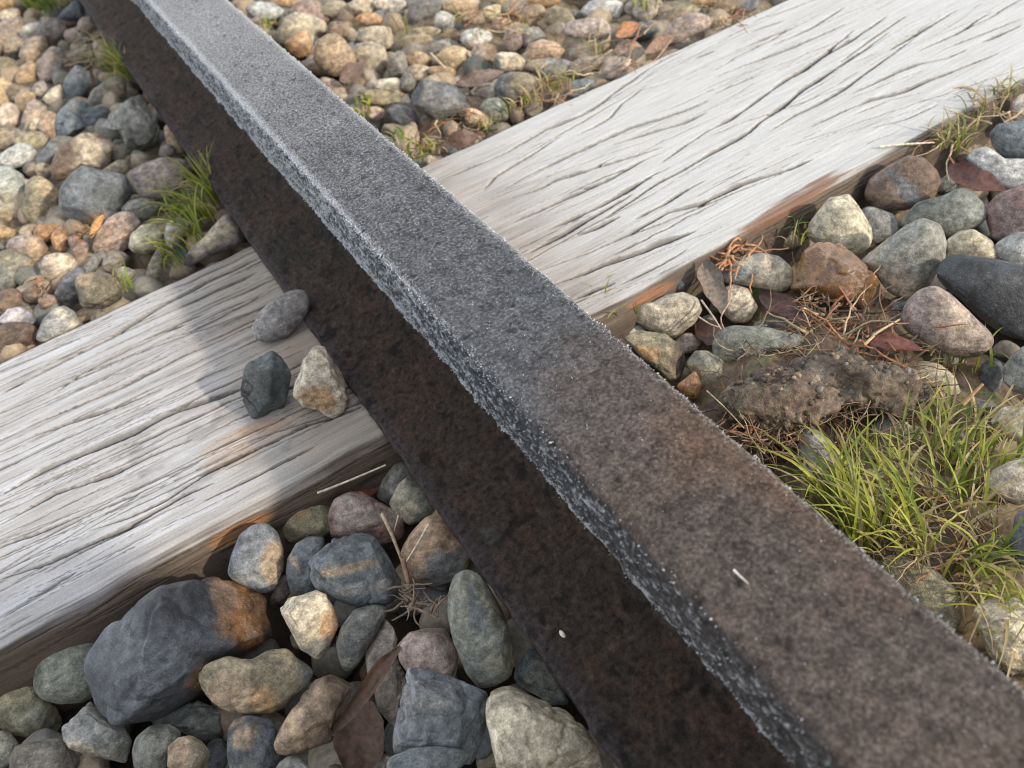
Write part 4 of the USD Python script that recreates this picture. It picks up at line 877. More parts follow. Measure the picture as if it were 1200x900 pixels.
def build_stone(poly_px, zc, cols, opt, seed):
    """A pebble with the photographed outline, at its place on the ground, and a depth of its own.  Returns vertices, faces, colours, roughness, centre."""
    rng = np.random.default_rng(seed)
    c0 = poly_px.mean(0)
    # area centroid
    a, b = poly_px, np.roll(poly_px, -1, 0); cr = a[:, 0] * b[:, 1] - b[:, 0] * a[:, 1]
    if abs(cr.sum()) > 1:
        c0 = ((a + b) * cr[:, None]).sum(0) / (3 * cr.sum())
    C = at(c0[0], c0[1], zc)
    w = CAM - C; dist = np.linalg.norm(w); w /= dist
    u = ROT[:, 0] - w * (ROT[:, 0] @ w); u /= np.linalg.norm(u); vv = np.cross(w, u)
    pl = []
    for x, y in poly_px:
        d = ray(x, y); p = CAM + d * ((C - CAM) @ w) / (d @ w) - C
        pl.append((p @ u, p @ vv))
    pl = np.array(pl)
    size = math.sqrt(abs(cr.sum()) / 2) * dist / FPX
    pxs = math.sqrt(abs(cr.sum()) / 2)
    ang = opt.get('a', 0.25)
    ico = ICO[5 if pxs > 75 or opt.get('lump') else 4 if pxs > 34 else 3]
    d = np.array(ico.vertices); f = np.array(ico.faces)
    th = np.arctan2(d[:, 1], d[:, 0]); cp = np.hypot(d[:, 0], d[:, 1])
    R = outline_radius(pl, th, 5 if ang < 0.3 else 3 if ang < 0.7 else 1.6)
    rg = outline_radius(pl, np.linspace(-np.pi, np.pi, 90), 5)
    halfmin = np.min([np.ptp(pl @ np.array([math.cos(q), math.sin(q)])) for q in np.linspace(0, np.pi, 24)]) / 2
    T_ = halfmin * opt.get('t', rng.uniform(0.72, 0.95))
    e = 0.86 - 0.24 * ang
    p = np.stack([R * np.cos(th) * cp ** e, R * np.sin(th) * cp ** e, T_ * np.sign(d[:, 2]) * np.abs(d[:, 2]) ** (0.92 - 0.1 * ang)], 1)
    sd = rng.uniform(0, 100, 3)
    # flats and edges on the faces towards and away from the viewer
    for k in range(int(4 + 7 * ang)):
        n = rng.normal(size=3); n[2] = abs(n[2]) * 0.6 + 0.35; n[:2] *= 1.0
        if k % 3 == 2:
            n[2] *= -1
        n /= np.linalg.norm(n)
        s = p @ n; hh = s.max() * rng.uniform(0.97 - 0.36 * ang, 0.99 - 0.16 * ang)
        ex = np.maximum(0, s - hh)
        p = p - n * (ex * (0.55 + 0.4 * ang))[:, None]
    q = p / size
    nrm = p / (np.linalg.norm(p, axis=1, keepdims=True) + 1e-9)
    lump = 2.2 if opt.get('lump') else 1.0
    disp = (0.05 + 0.05 * ang) * (fbm(q * 1.6 + sd, 3, seed) - 0.5) + 0.034 * lump * (0.35 + ang) * (fbm(q * 5 + sd, 4, seed + 1) - 0.5)
    if ang > 0.4:
        rd = np.abs(fbm(q * 2.2 + sd * 1.3, 3, seed + 2) - 0.5); disp -= 0.05 * ang * np.clip(1 - rd / 0.05, 0, 1)
    if opt.get('lump'):
        disp += 0.16 * (noise(q * 5 + sd, seed) - 0.5) + 0.06 * (noise(q * 12 + sd, seed) - 0.5) + 0.03 * (noise(q * 25 + sd, seed) - 0.5)
    p = p + nrm * (disp * size)[:, None]
    V = C + p[:, :1] * u + p[:, 1:2] * vv + p[:, 2:] * w
    # mineral colours, and warm sunlight painted on some stones
    c1 = np.array(COL[cols[0]]); c2 = np.array(COL[cols[-1]])
    if len(cols) == 1:
        c2 = c1 * np.array([1.15, 1.08, 0.95])
    if default_z(c0) > -0.02 and 'hand' not in opt:                                                  # the paler, dustier pebbles behind the sleeper
        c1 = c1 * 0.72 + np.array([.38, .285, .185]) * 0.28; c2 = c2 * 0.72 + np.array([.38, .285, .185]) * 0.28
    tint = 1 + 0.13 * rng.normal(); hue = 1 + 0.022 * rng.normal(size=3)
    k = sst(-0.06, 0.13, fbm(q * 1.1 + sd, 4, seed + 5) - 0.5 - (0.05 if len(cols) > 1 else 0))[:, None]
    c = (c1 * (1 - k) + c2 * k) * tint * hue
    c = c * (0.95 + 1.1 * (fbm(q * 3.5 + sd, 5, seed + 6) - 0.5))[:, None]
    ln = np.abs(fbm(q * 2.6 + sd * 0.7, 3, seed + 11) - 0.5); c = c * (1 - 0.35 * np.clip(1 - ln / 0.018, 0, 1))[:, None]    # dark seams
    if rng.random() < 0.3 and not opt.get('lump'):                            # pale veins
        axis = rng.normal(size=3); axis /= np.linalg.norm(axis)
        band = np.abs(((q @ axis) * rng.uniform(2, 5) + 1.2 * fbm(q * 2 + sd, 3, seed + 7)) % 1 - 0.5)
        c = c * (1 + 0.25 * np.clip(1 - band / 0.06, 0, 1))[:, None]
    rough = np.full(len(V), opt.get('rough', 0.62)) + 0.25 * (fbm(q * 3 + sd, 3, seed + 8) - 0.5)
    if opt.get('lump'):
        c = c * 0.62
        kk = sst(0.55, 0.72, noise(q * 11 + sd, seed))[:, None]; c = c * (1 - 0.6 * kk) + np.array(COL['y']) * 0.4 * kk
    if 'P' in opt:  # colour patches
        px = to_px(V); wob = fbm(q * 2.2 + sd, 5, seed + 9) - 0.5
        for cx, cy, rx, ry, rot, key, rgh in opt['P']:
            qq = np.radians(rot); du, dv = px[:, 0] - cx, px[:, 1] - cy
            rr = np.hypot((du * np.cos(qq) + dv * np.sin(qq)) / rx, (-du * np.sin(qq) + dv * np.cos(qq)) / ry) + 2.6 * wob
            kk = 0.85 * (1 - sst(0.6, 1.2, rr)) * (p[:, 2] > -0.3 * T_)
            c = c * (1 - kk[:, None]) + np.array(COL[key]) * (1 + 0.8 * (fbm(q * 5 + sd, 4, seed + 6) - 0.5))[:, None] * kk[:, None]
            rough = rough * (1 - kk) + rgh * kk
    return V, f, np.clip(c, 0.01, 0.8), np.clip(rough, 0.05, 1), C, size


def short_name(label):
    w = label.split()
    for stop in ('with', 'at', 'below', 'above', 'beside', 'right', 'left', 'between', 'in', 'cut', 'under', 'lying', 'against', 'tucked', 'pressed', 'leaning', 'touching', 'half', 'standing', 'behind', 'by', 'wedged', 'of', 'on', 'just', 'where', 'emerging', 'peeping', 'showing', 'beneath', 'stained'):
        if stop in w[2:]:
            w = w[:2 + w[2:].index(stop)]
    return ' '.join(w)


def default_z(c):
    P = at(c[0], c[1], -0.015)
    return -0.014 if P[1] > 0.12 else -0.03


def stones():
    rows = []
    for line in STONES.strip().split('\n'):
        if line.startswith('#') or '|' not in line:
            continue
        parts = line.split('|')
        if parts[0].startswith('E '):
            poly = ellipse_px(*map(float, parts[0].split()[1:])); label = None; rest = parts[2:]
        else:
            label = parts[0]; poly = np.array([list(map(float, q.split(','))) for q in parts[1].split()]); rest = parts[2:]
        opt = {}
        if not label:
            rs = np.random.default_rng(len(rows) + 900)
            k = len(poly); t = np.arange(k) / k * 2 * np.pi
            poly = poly.mean(0) + (poly - poly.mean(0)) * (1 + 0.07 * np.sin(2 * t + rs.uniform(0, 6)) + 0.07 * np.sin(3 * t + rs.uniform(0, 6)) + 0.04 * np.sin(5 * t + rs.uniform(0, 6)))[:, None]
            opt['a'] = rs.uniform(0.05, 0.6)
        for o in (rest[1].split() if len(rest) > 1 else []):
            if o.startswith('P:'):
                q = o[2:].split(':'); opt.setdefault('P', []).append((*map(float, q[0].split(',')), q[1], float(q[2])))
            elif o.startswith('rough'):
                opt['rough'] = float(o[5:])
            elif o in ('lump', 'on'):
                opt[o] = True
            elif o[0] in 'azt':
                opt[o[0]] = float(o[1:])
        if label:
            opt['hand'] = True
        rows.append([label, poly, rest[0].split('/'), opt])
    # ---- pebbles that fill what is left between them
    cell = 3; gw, gh = 1260 // cell, 960 // cell
    gxx, gyy = np.meshgrid(np.arange(gw) * cell - 30, np.arange(gh) * cell - 30, indexing='ij')
    cover = np.zeros((gw, gh), bool)

    def stamp(poly, grow=1.0):
        c = poly.mean(0); pl = c + (poly - c) * grow
        a, b = pl, np.roll(pl, -1, 0); inside = np.zeros_like(cover)
        i0, j0 = np.floor((pl.min(0) + 30) / cell).astype(int).clip(0); i1, j1 = np.ceil((pl.max(0) + 30) / cell).astype(int)
        gx_, gy_ = gxx[i0:i1, j0:j1], gyy[i0:i1, j0:j1]; ins = np.zeros(gx_.shape, bool)
        for p, q in zip(a, b):
            if p[1] != q[1]:
                ins ^= ((p[1] > gy_) != (q[1] > gy_)) & (gx_ < (q[0] - p[0]) * (gy_ - p[1]) / (q[1] - p[1]) + p[0])
        cover[i0:i1, j0:j1] |= ins

    for r in rows:
        stamp(r[1], 1.02)
    rng = np.random.default_rng(77)
    extra = 0
    for k in range(9000):
        x, y = rng.uniform(-25, 1225), rng.uniform(-20, 915)
        P = at(x, y, -0.02)
        if abs(P[1]) < 0.158 or abs(P[0]) < 0.07 or extra >= 62:
            continue
        if P[1] < 0 and P[0] < 0:
            continue
        far_ = P[1] > 0
        a = rng.uniform(7, 13) * (1.0 if far_ else 1.25); b = a * rng.uniform(0.6, 0.95)
        poly = ellipse_px(x, y, a, b, rng.uniform(-40, 40))
        i, j = ((poly * 0.6 + poly.mean(0) * 0.4 + 30) / cell).astype(int).T
        ok = (i >= 0) & (i < gw) & (j >= 0) & (j < gh)
        ci, cj = int((x + 30) / cell), int((y + 30) / cell)
        if cover[ci, cj] or cover[i[ok], j[ok]].mean() > 0.12:
            continue
        stamp(poly, 1.0); extra += 1
        t = np.arange(20) / 20 * 2 * np.pi
        poly = poly.mean(0) + (poly - poly.mean(0)) * (1 + 0.08 * np.sin(2 * t + rng.uniform(0, 6)) + 0.08 * np.sin(3 * t + rng.uniform(0, 6)))[:, None]
        pal = ['t', 'T', 'g', 'y', 'p', 'b', 'c', 'n'] if far_ else ['g', 'y', 'n', 'G', 'p', 'N']
        rows.append([None, poly, [pal[rng.integers(len(pal))], pal[rng.integers(len(pal))]], {'a': rng.uniform(0.05, 0.5), 'z': -0.026 if far_ else -0.045, 'auto': 1}])

    shorts = [short_name(r[0]) if r[0] else None for r in rows]
    counts = {s: shorts.count(s) for s in shorts if s}
    marks = [(i, shorts[i]) for i in range(len(rows)) if shorts[i] and counts[shorts[i]] == 1 and 2 <= len(shorts[i].split()) <= 7]
    cen = np.array([r[1].mean(0) for r in rows])
    used = {r[0] for r in rows if r[0]}
    for i, (label, poly, cols, opt) in enumerate(rows):
        zc = opt.get('z', default_z(cen[i]))
        if 'auto' not in opt:
            poly = cen[i] + (poly - cen[i]) * (1.03 if label else 1.13)
        V, f, c, rg, C, size = build_stone(poly, zc, cols, opt, 1000 + i * 17)
        ext = poly - cen[i]; ev = np.linalg.svd(ext, full_matrices=False)[1]; ratio = ev[1] / ev[0]
        if not label:
            shape = 'long' if ratio < 0.62 else 'round' if ratio > 0.85 else 'oval'
            sz = 'tiny' if size < 0.012 else 'small' if size < 0.02 else 'medium'
            names = [COLNAME[cols[0]] if len(cols) == 1 or cols[0] == cols[1] else COLNAME[cols[0]] + ' and ' + COLNAME[cols[1]]]
            for j in np.argsort([np.hypot(*(cen[m] - cen[i])) for m, _ in marks]):
                m, nm = marks[j]; dx, dy = cen[i] - cen[m]
                way = ('right of' if dx > 0 else 'left of') if abs(dx) > 2 * abs(dy) else ('below' if dy > 0 else 'above') if abs(dy) > 2 * abs(dx) else ('below and ' if dy > 0 else 'above and ') + ('right of' if dx > 0 else 'left of')
                label = f'{sz} {names[0]} {shape} pebble {way} the {nm}'
                if label not in used and len(label.split()) <= 16:
                    break
            used.add(label)
        P_ = put('river_stone' if size > 0.03 else 'pebble', V, f, M['stone'], loc=C, col=c, rgh=rg)
        if opt.get('lump'):                                                   # grit and tiny pebbles stuck in the mud
            rs = np.random.default_rng(i); bg = Bag(); idx = rs.choice(len(V), 240)
            for n_ in idx:
                r_ = rs.uniform(0.0010, 0.0036) * rs.uniform(0.4, 1); sv_ = np.array(ICO[2].vertices) * r_ * rs.uniform(0.6, 1.2, 3)
                bg.add(sv_ + V[n_] - C, np.array(ICO[2].faces), np.array(COL['gGtnynNn'[rs.integers(8)]]) * rs.uniform(0.35, 0.95))
            gv, gf, gc = bg.get(); tag(put('grit', gv, gf, M['stone'], P_, col=gc, rgh=np.full(len(gv), 0.7)), kind='stuff')
        tag(P_, label, 'stone' if size > 0.03 else 'pebble', 'river stones packed around the rail and sleeper')


stones()


# ------------------------------------------------------------------ loose gravel below and around the stones
def gravel():
    rng = np.random.default_rng(3)
    inst = UsdGeom.PointInstancer.Define(stage, '/World/gravel')
    tag(inst.GetPrim(), 'small mixed river gravel filling the gaps below the larger stones', 'gravel', kind='stuff')
    protos = []
    for k in range(8):
        ico = ICO[2] if k > 3 else ICO[3]
        d = np.array(ico.vertices) * [1, rng.uniform(0.65, 0.95), rng.uniform(0.5, 0.75)]
        for q in range(7):
            n = rng.normal(size=3); n /= np.linalg.norm(n); s = d @ n; d = d - n * (np.maximum(0, s - s.max() * rng.uniform(0.7, 0.95)) * 0.8)[:, None]
        d *= (1 + 0.25 * (fbm(d * 1.5 + k * 9, 3, k) - 0.5))[:, None]
        m = usdkit.mesh(stage, f'/World/gravel/pebble_{k + 1:03d}', (d, np.array(ico.faces)), M['gravel'], smooth=True)
        protos.append(m.GetPath())
    inst.CreatePrototypesRel().SetTargets(protos)
    pos, scl, rot = [], [], []
    n = 0
    while n < 17000:
        x, y = rng.uniform(-1.4, 2.0), rng.uniform(-1.4, 2.2)
        if abs(y) < 0.175 and -0.65 < x < 1.8:
            continue
        seen = to_px(np.array([x, y, -0.03])); inview = -60 < seen[0] < 1260 and -60 < seen[1] < 960 and (np.array([x, y, 0]) - CAM) @ -ROT[:, 2] > 0
        r = rng.uniform(0.010, 0.021) if inview else rng.uniform(0.014, 0.028)
        if abs(x) < 0.09:
            z = -0.045
        else:
            z = (-0.058 if y < 0 else -0.024) if inview else -0.030
        pos.append((x, y, z + rng.uniform(-0.012, 0.008) - 0.3 * r)); scl.append((r, r, r))
        q = rng.normal(size=4); q[1:3] *= 0.3; q /= np.linalg.norm(q); rot.append(q); n += 1
    inst.CreatePositionsAttr(Vt.Vec3fArray.FromNumpy(np.array(pos, np.float32)))
    inst.CreateScalesAttr(Vt.Vec3fArray.FromNumpy(np.array(scl, np.float32)))
    inst.CreateOrientationsAttr(Vt.QuathArray([Gf.Quath(*map(float, q)) for q in rot]))
    inst.CreateProtoIndicesAttr(Vt.IntArray.FromNumpy(rng.integers(0, 8, len(pos)).astype(np.int32)))


gravel()

# ------------------------------------------------------------------ grass, stems, leaves
GREEN, LIME, DARKG, STRAW = np.array((.16, .23, .035)), np.array((.42, .43, .07)), np.array((.05, .11, .025)), np.array((.45, .36, .20))


def blade(base, heading, L, w, bend, rng, seg=8):
    """A curved, folded, tapering blade: vertices, faces."""
    t = np.linspace(0, 1, seg + 1)
    h = np.array([math.cos(heading), math.sin(heading), 0]); side = np.array([-h[1], h[0], 0])
    lean = bend * t ** 1.4
    x = np.cumsum(np.concatenate([[0], np.sin(lean[1:]) * L / seg])); z = np.cumsum(np.concatenate([[0], np.cos(lean[1:]) * L / seg]))
    mid = base + x[:, None] * h + z[:, None] * np.array([0, 0, 1.0]) + (side * (rng.normal() * 0.12 * L))[None] * (t ** 2)[:, None]
    ww = w * np.clip(1.05 - t ** 2.2, 0.03, 1) * (0.6 + 0.4 * np.minimum(1, t * 4))
    tw = rng.normal() * 0.7
    up = np.cos(lean)[:, None] * h * -1 + np.sin(lean)[:, None] * np.array([0, 0, 1.0])
    sd = side[None] * np.cos(tw * t)[:, None] + up * np.sin(tw * t)[:, None]
    v = np.stack([mid - sd * ww[:, None] / 2 + up * ww[:, None] * 0.15, mid, mid + sd * ww[:, None] / 2 + up * ww[:, None] * 0.15], 1).reshape(-1, 3)
    return v, gridfaces(seg + 1, 3)


def tuft(label, spots, seed, lean_px=None, dry=0.15, lime=0.5, group=None, z=-0.03):
    """spots: (px, py, blades, length in metres, width)."""
    rng = np.random.default_rng(seed)
    c = np.mean([at(s[0], s[1], z) for s in spots], axis=0)
    g = thing('grass_tuft', label, 'grass', c, group)
    live, dead = Bag(), Bag()
    for (px, py, n, L, w) in spots:
        o = at(px, py, z) - c
        for k in range(int(n * 1.4)):
            if lean_px is not None and rng.random() < 0.75:
                tgt = at(px + lean_px[0], py + lean_px[1], z) - at(px, py, z); hd = math.atan2(tgt[1], tgt[0]) + rng.normal() * 0.8
            else:
                hd = rng.uniform(0, 2 * np.pi)
            b = o + np.array([rng.normal() * 0.006, rng.normal() * 0.006, 0])
            isdry = rng.random() < dry
            v, f = blade(b, hd, L * rng.uniform(0.55, 1.35), w * rng.uniform(0.5, 1.05), rng.uniform(0.7, 2.3) * (1.25 if isdry else 1), rng)
            q = rng.random()
            col = STRAW * rng.uniform(0.6, 1.1) if isdry else (LIME * q + GREEN * (1 - q)) if rng.random() < lime else (DARKG * q + GREEN * (1 - q))
            tt = np.repeat(np.linspace(0, 1, 9), 3)[:, None]
            (dead if isdry else live).add(v, f, col * (1 - 0.25 * tt) + np.array((.36, .33, .10)) * 0.25 * tt)
    for nm, bg in (('green_blades', live), ('dry_blades', dead)):
        if bg.n:
            v, f, col = bg.get(); tag(put(nm, v, f, M['leaf'], g, col=col), kind='stuff')


tuft('big bright green grass clump beside the rail on the right', [(1015, 640, 22, .062, .0026), (1000, 610, 14, .060, .0026), (1048, 640, 20, .055, .0026), (1040, 590, 16, .052, .0028), (985, 590, 8, .055, .0024), (1062, 615, 12, .045, .0024), (1025, 560, 10, .040, .0026), (960, 600, 8, .06, .0026), (1075, 660, 16, .055, .0024), (1085, 600, 14, .05, .0024), (1000, 655, 14, .06, .0024), (975, 620, 10, .06, .0024)], 1, (-60, -45), 0.18, 0.8)
tuft('ragged green and straw grass clump right of the big bright clump', [(1110, 560, 18, .045, .0026), (1140, 530, 14, .045, .0024), (1085, 520, 10, .040, .0026), (1150, 570, 12, .048, .0024), (1120, 600, 12, .042, .0022), (1110, 500, 10, .036, .0022), (1175, 560, 12, .045, .0024), (1185, 520, 10, .04, .0022), (1150, 615, 12, .045, .0022), (1090, 550, 12, .045, .0024), (1060, 540, 10, .04, .0022)], 2, (10, -50), 0.34, 0.55)
tuft('arching grass clump low at the right frame edge', [(1130, 665, 14, .055, .0024), (1150, 690, 14, .055, .0024), (1165, 660, 10, .05, .0022), (1110, 690, 8, .05, .0022), (1180, 720, 12, .05, .0022), (1150, 745, 8, .045, .0022), (1190, 760, 12, .05, .0022), (1195, 800, 8, .045, .0022)], 3, (40, 50), 0.2, 0.6)
tuft('lone grass sprig at the lower right corner', [(1165, 760, 4, .035, .0022)], 4, (30, 30), 0.3, 0.5)
tuft('green grass clump between the purple boulder and the rail foot on the left', [(250, 238, 30, .052, .0030), (244, 256, 24, .050, .0030), (232, 285, 18, .05, .0028), (210, 308, 14, .04, .0026), (222, 265, 14, .05, .0028)], 5, (-60, 15), 0.12, 0.7, z=-0.015)
tuft('small green grass clump by the rail foot near the olive pebble', [(152, 92, 28, .055, .0034), (140, 78, 18, .05, .003)], 6, (-60, 0), 0.22, 0.7, z=-0.015)
tuft('green grass clump in the top left corner', [(60, 14, 26, .055, .0036), (40, 10, 20, .055, .0036), (78, 6, 14, .05, .0034)], 7, (-40, 10), 0.1, 0.55, z=-0.015)
tuft('single yellow-green sprig by the sleeper\'s upper left edge', [(158, 338, 4, .028, .0040)], 8, (-4, -30), 0.0, 1.0, z=-0.015)
tuft('short weeds where the sleeper meets the rail at the back', [(487, 186, 12, .016, .0045), (470, 165, 8, .016, .004), (505, 178, 6, .014, .004)], 9, None, 0.35, 0.55, z=-0.006)
tuft('short mossy weeds along the sleeper\'s upper edge below blue-grey rock', [(600, 128, 10, .02, .003), (625, 118, 10, .02, .003), (650, 108, 12, .022, .003), (668, 95, 8, .02, .003), (570, 148, 6, .018, .003)], 10, None, 0.5, 0.5, z=-0.008)
tuft('small green weed sprig at the top between tan stones', [(768, 6, 8, .024, .003), (750, 8, 6, .02, .003)], 12, None, 0.2, 0.6, z=-0.006)
tuft('tiny weeds beside the rail in the top gravel', [(318, 32, 8, .018, .004), (424, 126, 6, .016, .004), (428, 132, 6, .014, .004)], 13, None, 0.15, 0.6, z=-0.008)
tuft('dry yellow grass tuft on the sleeper\'s lower edge at far right', [(1100, 168, 16, .028, .0022), (1120, 175, 12, .026, .0022), (1150, 135, 14, .028, .0022), (1175, 115, 14, .03, .0022), (1130, 158, 10, .024, .0022)], 14, None, 0.7, 0.2, z=-0.008)
tuft('tiny green sprout beside the mossy orange clod', [(698, 358, 7, .020, .002), (724, 368, 6, .016, .002)], 15, None, 0.1, 0.8, z=-0.012)
tuft('small green sprout under the cream lumpy stone', [(932, 284, 6, .02, .002), (938, 276, 5, .02, .002)], 16, None, 0.4, 0.5, z=-0.015)
tuft('grass sprigs in front of the pinkish-grey cobble', [(1110, 432, 7, .034, .002), (1140, 432, 7, .034, .002), (1095, 415, 5, .03, .002)], 17, None, 0.3, 0.4, z=-0.025)
tuft('thin weeds straggling over the gravel at the top', [(540, 25, 6, .03, .002), (560, 48, 6, .03, .002), (610, 30, 7, .03, .002), (470, 40, 6, .03, .002), (700, 62, 5, .03, .002), (640, 105, 5, .03, .002)], 18, None, 0.75, 0.3, z=-0.005)


def stems(label, spots, seed, cols, group=None, z=-0.02, name='twig_tangle', cat='twigs'):
    """A tangle of dead stems and roots. spots: (px, py, radius px, count, length m, radius m)."""
    rng = np.random.default_rng(seed); bg = Bag()
    c = np.mean([at(s[0], s[1], z) for s in spots], axis=0)
    for (px, py, rad, n, L, r) in spots:
        for k in range(n):
            q, rr = rng.uniform(0, 2 * np.pi), rad * math.sqrt(rng.random())
            p = at(px + rr * math.cos(q), py + rr * math.sin(q), z) - c
            hd = rng.uniform(0, 2 * np.pi); pitch = rng.normal() * 0.35; pts = [p]
            st = L * rng.uniform(0.5, 1.3) / 9
            for _ in range(9):
                hd += rng.normal() * 0.24; pitch = pitch * 0.75 + rng.normal() * 0.22
                p = p + st * np.array([math.cos(hd) * math.cos(pitch), math.sin(hd) * math.cos(pitch), math.sin(pitch)]); p[2] = max(p[2], -0.012); pts.append(p)
            v, f = tube(pts, np.linspace(r, r * 0.35, 10) * rng.uniform(0.6, 1.2), 5)
            bg.add(v, f, np.array(cols[rng.integers(len(cols))]) * rng.uniform(0.7, 1.2))
    v, f, col = bg.get()
    P = put(name, v, f, M['litter'], loc=None, col=col)
    UsdGeom.Xformable(P).AddTranslateOp().Set(Gf.Vec3d(*map(float, c)))
    tag(P, label, cat, group, kind='stuff')




def mound(label, blobs, seed, cols, z0=-0.05):
    """Heaped soil, moss and rotted litter between the stones. blobs: (px, py, radius in metres, height above z0)."""
    rng = np.random.default_rng(seed)
    P = np.array([at(b[0], b[1], z0)[:2] for b in blobs]); rr = np.array([b[2] for b in blobs]); hh = np.array([b[3] for b in blobs])
    lo, hi = (P - rr[:, None] * 1.6).min(0), (P + rr[:, None] * 1.6).max(0)
    st = max(0.0016, 0.0016 * max(1, math.sqrt((hi - lo).prod() / 0.06)))
    gx_, gy_ = np.arange(lo[0], hi[0], st), np.arange(lo[1], hi[1], st)
    X, Y = np.meshgrid(gx_, gy_, indexing='ij')
    H = np.zeros_like(X)
    for p, r, h in zip(P, rr, hh):
        H = np.maximum(H, h * np.exp(-((X - p[0]) ** 2 + (Y - p[1]) ** 2) / r ** 2 * 1.2))
    m = np.clip(H / 0.01, 0, 1)
    Z = z0 - 0.02 + H + 0.02 * m + m * (0.012 * n2(X * 45, Y * 45, seed, 4) + 0.006 * n2(X * 190, Y * 190, seed + 1, 3))
    k = sst(-0.12, 0.15, n2(X * 40, Y * 40, seed + 2, 4))[..., None]; k2 = sst(0.04, 0.2, n2(X * 90, Y * 90, seed + 3, 4))[..., None]
    c = np.array(cols[0]) * (1 - k) + np.array(cols[1]) * k; c = c * (1 - k2) + np.array(cols[2]) * k2
    c = c * (1 + 1.2 * n2(X * 400, Y * 400, seed + 4, 2))[..., None]
    f = gridfaces(len(gx_), len(gy_)); f = f[(H.ravel()[f] > 0.001).any(1)]
    ids, inv = np.unique(f, return_inverse=True); f = inv.reshape(-1, 3)
    C = np.array([*P.mean(0), z0])
    tag(put('soil_and_litter', np.stack([X, Y, Z], -1).reshape(-1, 3)[ids], f, M['litter'], loc=C, col=np.clip(c, 0.01, 0.6).reshape(-1, 3)[ids]), label, 'soil', kind='stuff')


mound('brown moss and soil heaped between the stones right of the rail', [(900, 475, .05, .036), (960, 445, .05, .038), (1020, 450, .05, .034), (1060, 470, .045, .028), (960, 540, .05, .018), (1050, 560, .06, .02), (1120, 590, .06, .018), (1000, 395, .05, .022), (940, 370, .04, .016), (860, 400, .04, .008), (880, 445, .035, .022), (1110, 480, .05, .02), (1150, 650, .05, .016), (1050, 640, .05, .016)], 101, [(.075, .046, .028), (.13, .09, .055), (.10, .105, .042)], -0.040)
mound('brown litter banked against the sleeper\'s lower edge at right', [(870, 290, .03, .034), (920, 268, .035, .036), (960, 245, .03, .034), (1090, 168, .04, .040), (1130, 148, .04, .042), (1170, 125, .04, .042), (830, 318, .025, .026), (720, 368, .03, .026), (1010, 210, .03, .03)], 102, [(.11, .07, .045), (.19, .14, .09), (.09, .075, .035)], -0.05)
mound('dark earth and dead leaves in the corner between rail and sleeper at the back', [(520, 165, .035, .032), (560, 150, .04, .034), (620, 120, .035, .032), (660, 105, .03, .03), (470, 150, .035, .03), (420, 115, .03, .028), (690, 92, .03, .03)], 103, [(.06, .042, .028), (.15, .105, .065), (.09, .10, .035)], -0.044)
mound('dusty earth between the pebbles at the top', [(600, 30, .08, .03), (500, 40, .07, .028), (700, 60, .07, .028), (560, 70, .06, .028), (780, 40, .07, .03), (850, 12, .07, .03), (640, 60, .06, .026), (440, 20, .07, .026)], 104, [(.13, .095, .065), (.21, .165, .115), (.16, .15, .08)], -0.046)
mound('brown earth between the pebbles at upper left', [(100, 80, .07, .026), (40, 120, .08, .026), (110, 190, .05, .024), (200, 280, .05, .026), (60, 330, .06, .024), (120, 300, .05, .024), (30, 250, .07, .024), (170, 200, .04, .024)], 105, [(.09, .065, .045), (.15, .115, .08), (.10, .105, .05)], -0.046)
RB, BR, DB, ST = (.30, .13, .06), (.19, .10, .05), (.07, .045, .03), (.42, .33, .21)
stems('tangle of red-brown dead stems under the wet orange rock', [(985, 385, 45, 26, .05, .0011), (1020, 410, 40, 26, .05, .0010), (955, 370, 30, 14, .045, .001), (1045, 420, 25, 14, .035, .001)], 21, [RB, BR, ST, DB], z=-0.008)
stems('fine dead fibres matted over the soil right of the rail', [(900, 440, 60, 70, .03, .0005), (980, 430, 70, 90, .035, .0005), (1060, 450, 50, 60, .03, .0005), (900, 500, 40, 50, .03, .0005), (1000, 540, 60, 40, .035, .0005), (1110, 580, 60, 40, .035, .0005), (950, 385, 40, 50, .03, .0006), (1060, 640, 40, 40, .03, .0005)], 41, [(.16, .10, .06), (.26, .18, .11), (.34, .26, .16), (.10, .06, .035)], z=-0.008)
stems('brown root fibres spilling from below the conglomerate onto the rail', [(880, 500, 26, 22, .03, .0011), (905, 515, 22, 20, .03, .0011), (920, 510, 18, 14, .025, .0012), (860, 480, 16, 10, .03, .0009)], 22, [RB, BR, DB], z=-0.012)
stems('reddish bark shreds hanging off the sleeper\'s lower edge', [(850, 305, 14, 10, .03, .0014), (865, 297, 16, 12, .035, .0013)], 23, [RB, (.38, .2, .1)], z=-0.004)
stems('dead stems under the grass on the right', [(1090, 560, 50, 14, .05, .0008), (1130, 610, 40, 14, .05, .0008), (1000, 560, 40, 10, .045, .0008), (1060, 510, 40, 8, .05, .0008), (1140, 655, 30, 8, .05, .0008)], 24, [ST, BR, RB, ST], z=-0.02)
stems('knotted brown twig bundle standing in the left gravel', [(478, 705, 8, 7, .016, .0009), (486, 712, 8, 9, .014, .0011), (508, 718, 10, 7, .018, .0009), (470, 690, 6, 5, .014, .0008)], 25, [(.12, .085, .06), (.17, .125, .09)], z=0.0)
stems('dry stalks caught between the rail foot and the back grass', [(95, 50, 14, 9, .045, .0009), (112, 62, 14, 8, .04, .0009), (80, 75, 10, 6, .04, .0008)], 26, [ST, (.33, .24, .15)], z=-0.002)
stems('dry brown litter in the corner between rail and sleeper at the back', [(530, 155, 26, 22, .03, .0009), (560, 150, 26, 18, .035, .0009), (500, 172, 18, 14, .03, .0009), (420, 110, 12, 8, .03, .0008)], 27, [BR, ST, RB, DB], z=-0.006)
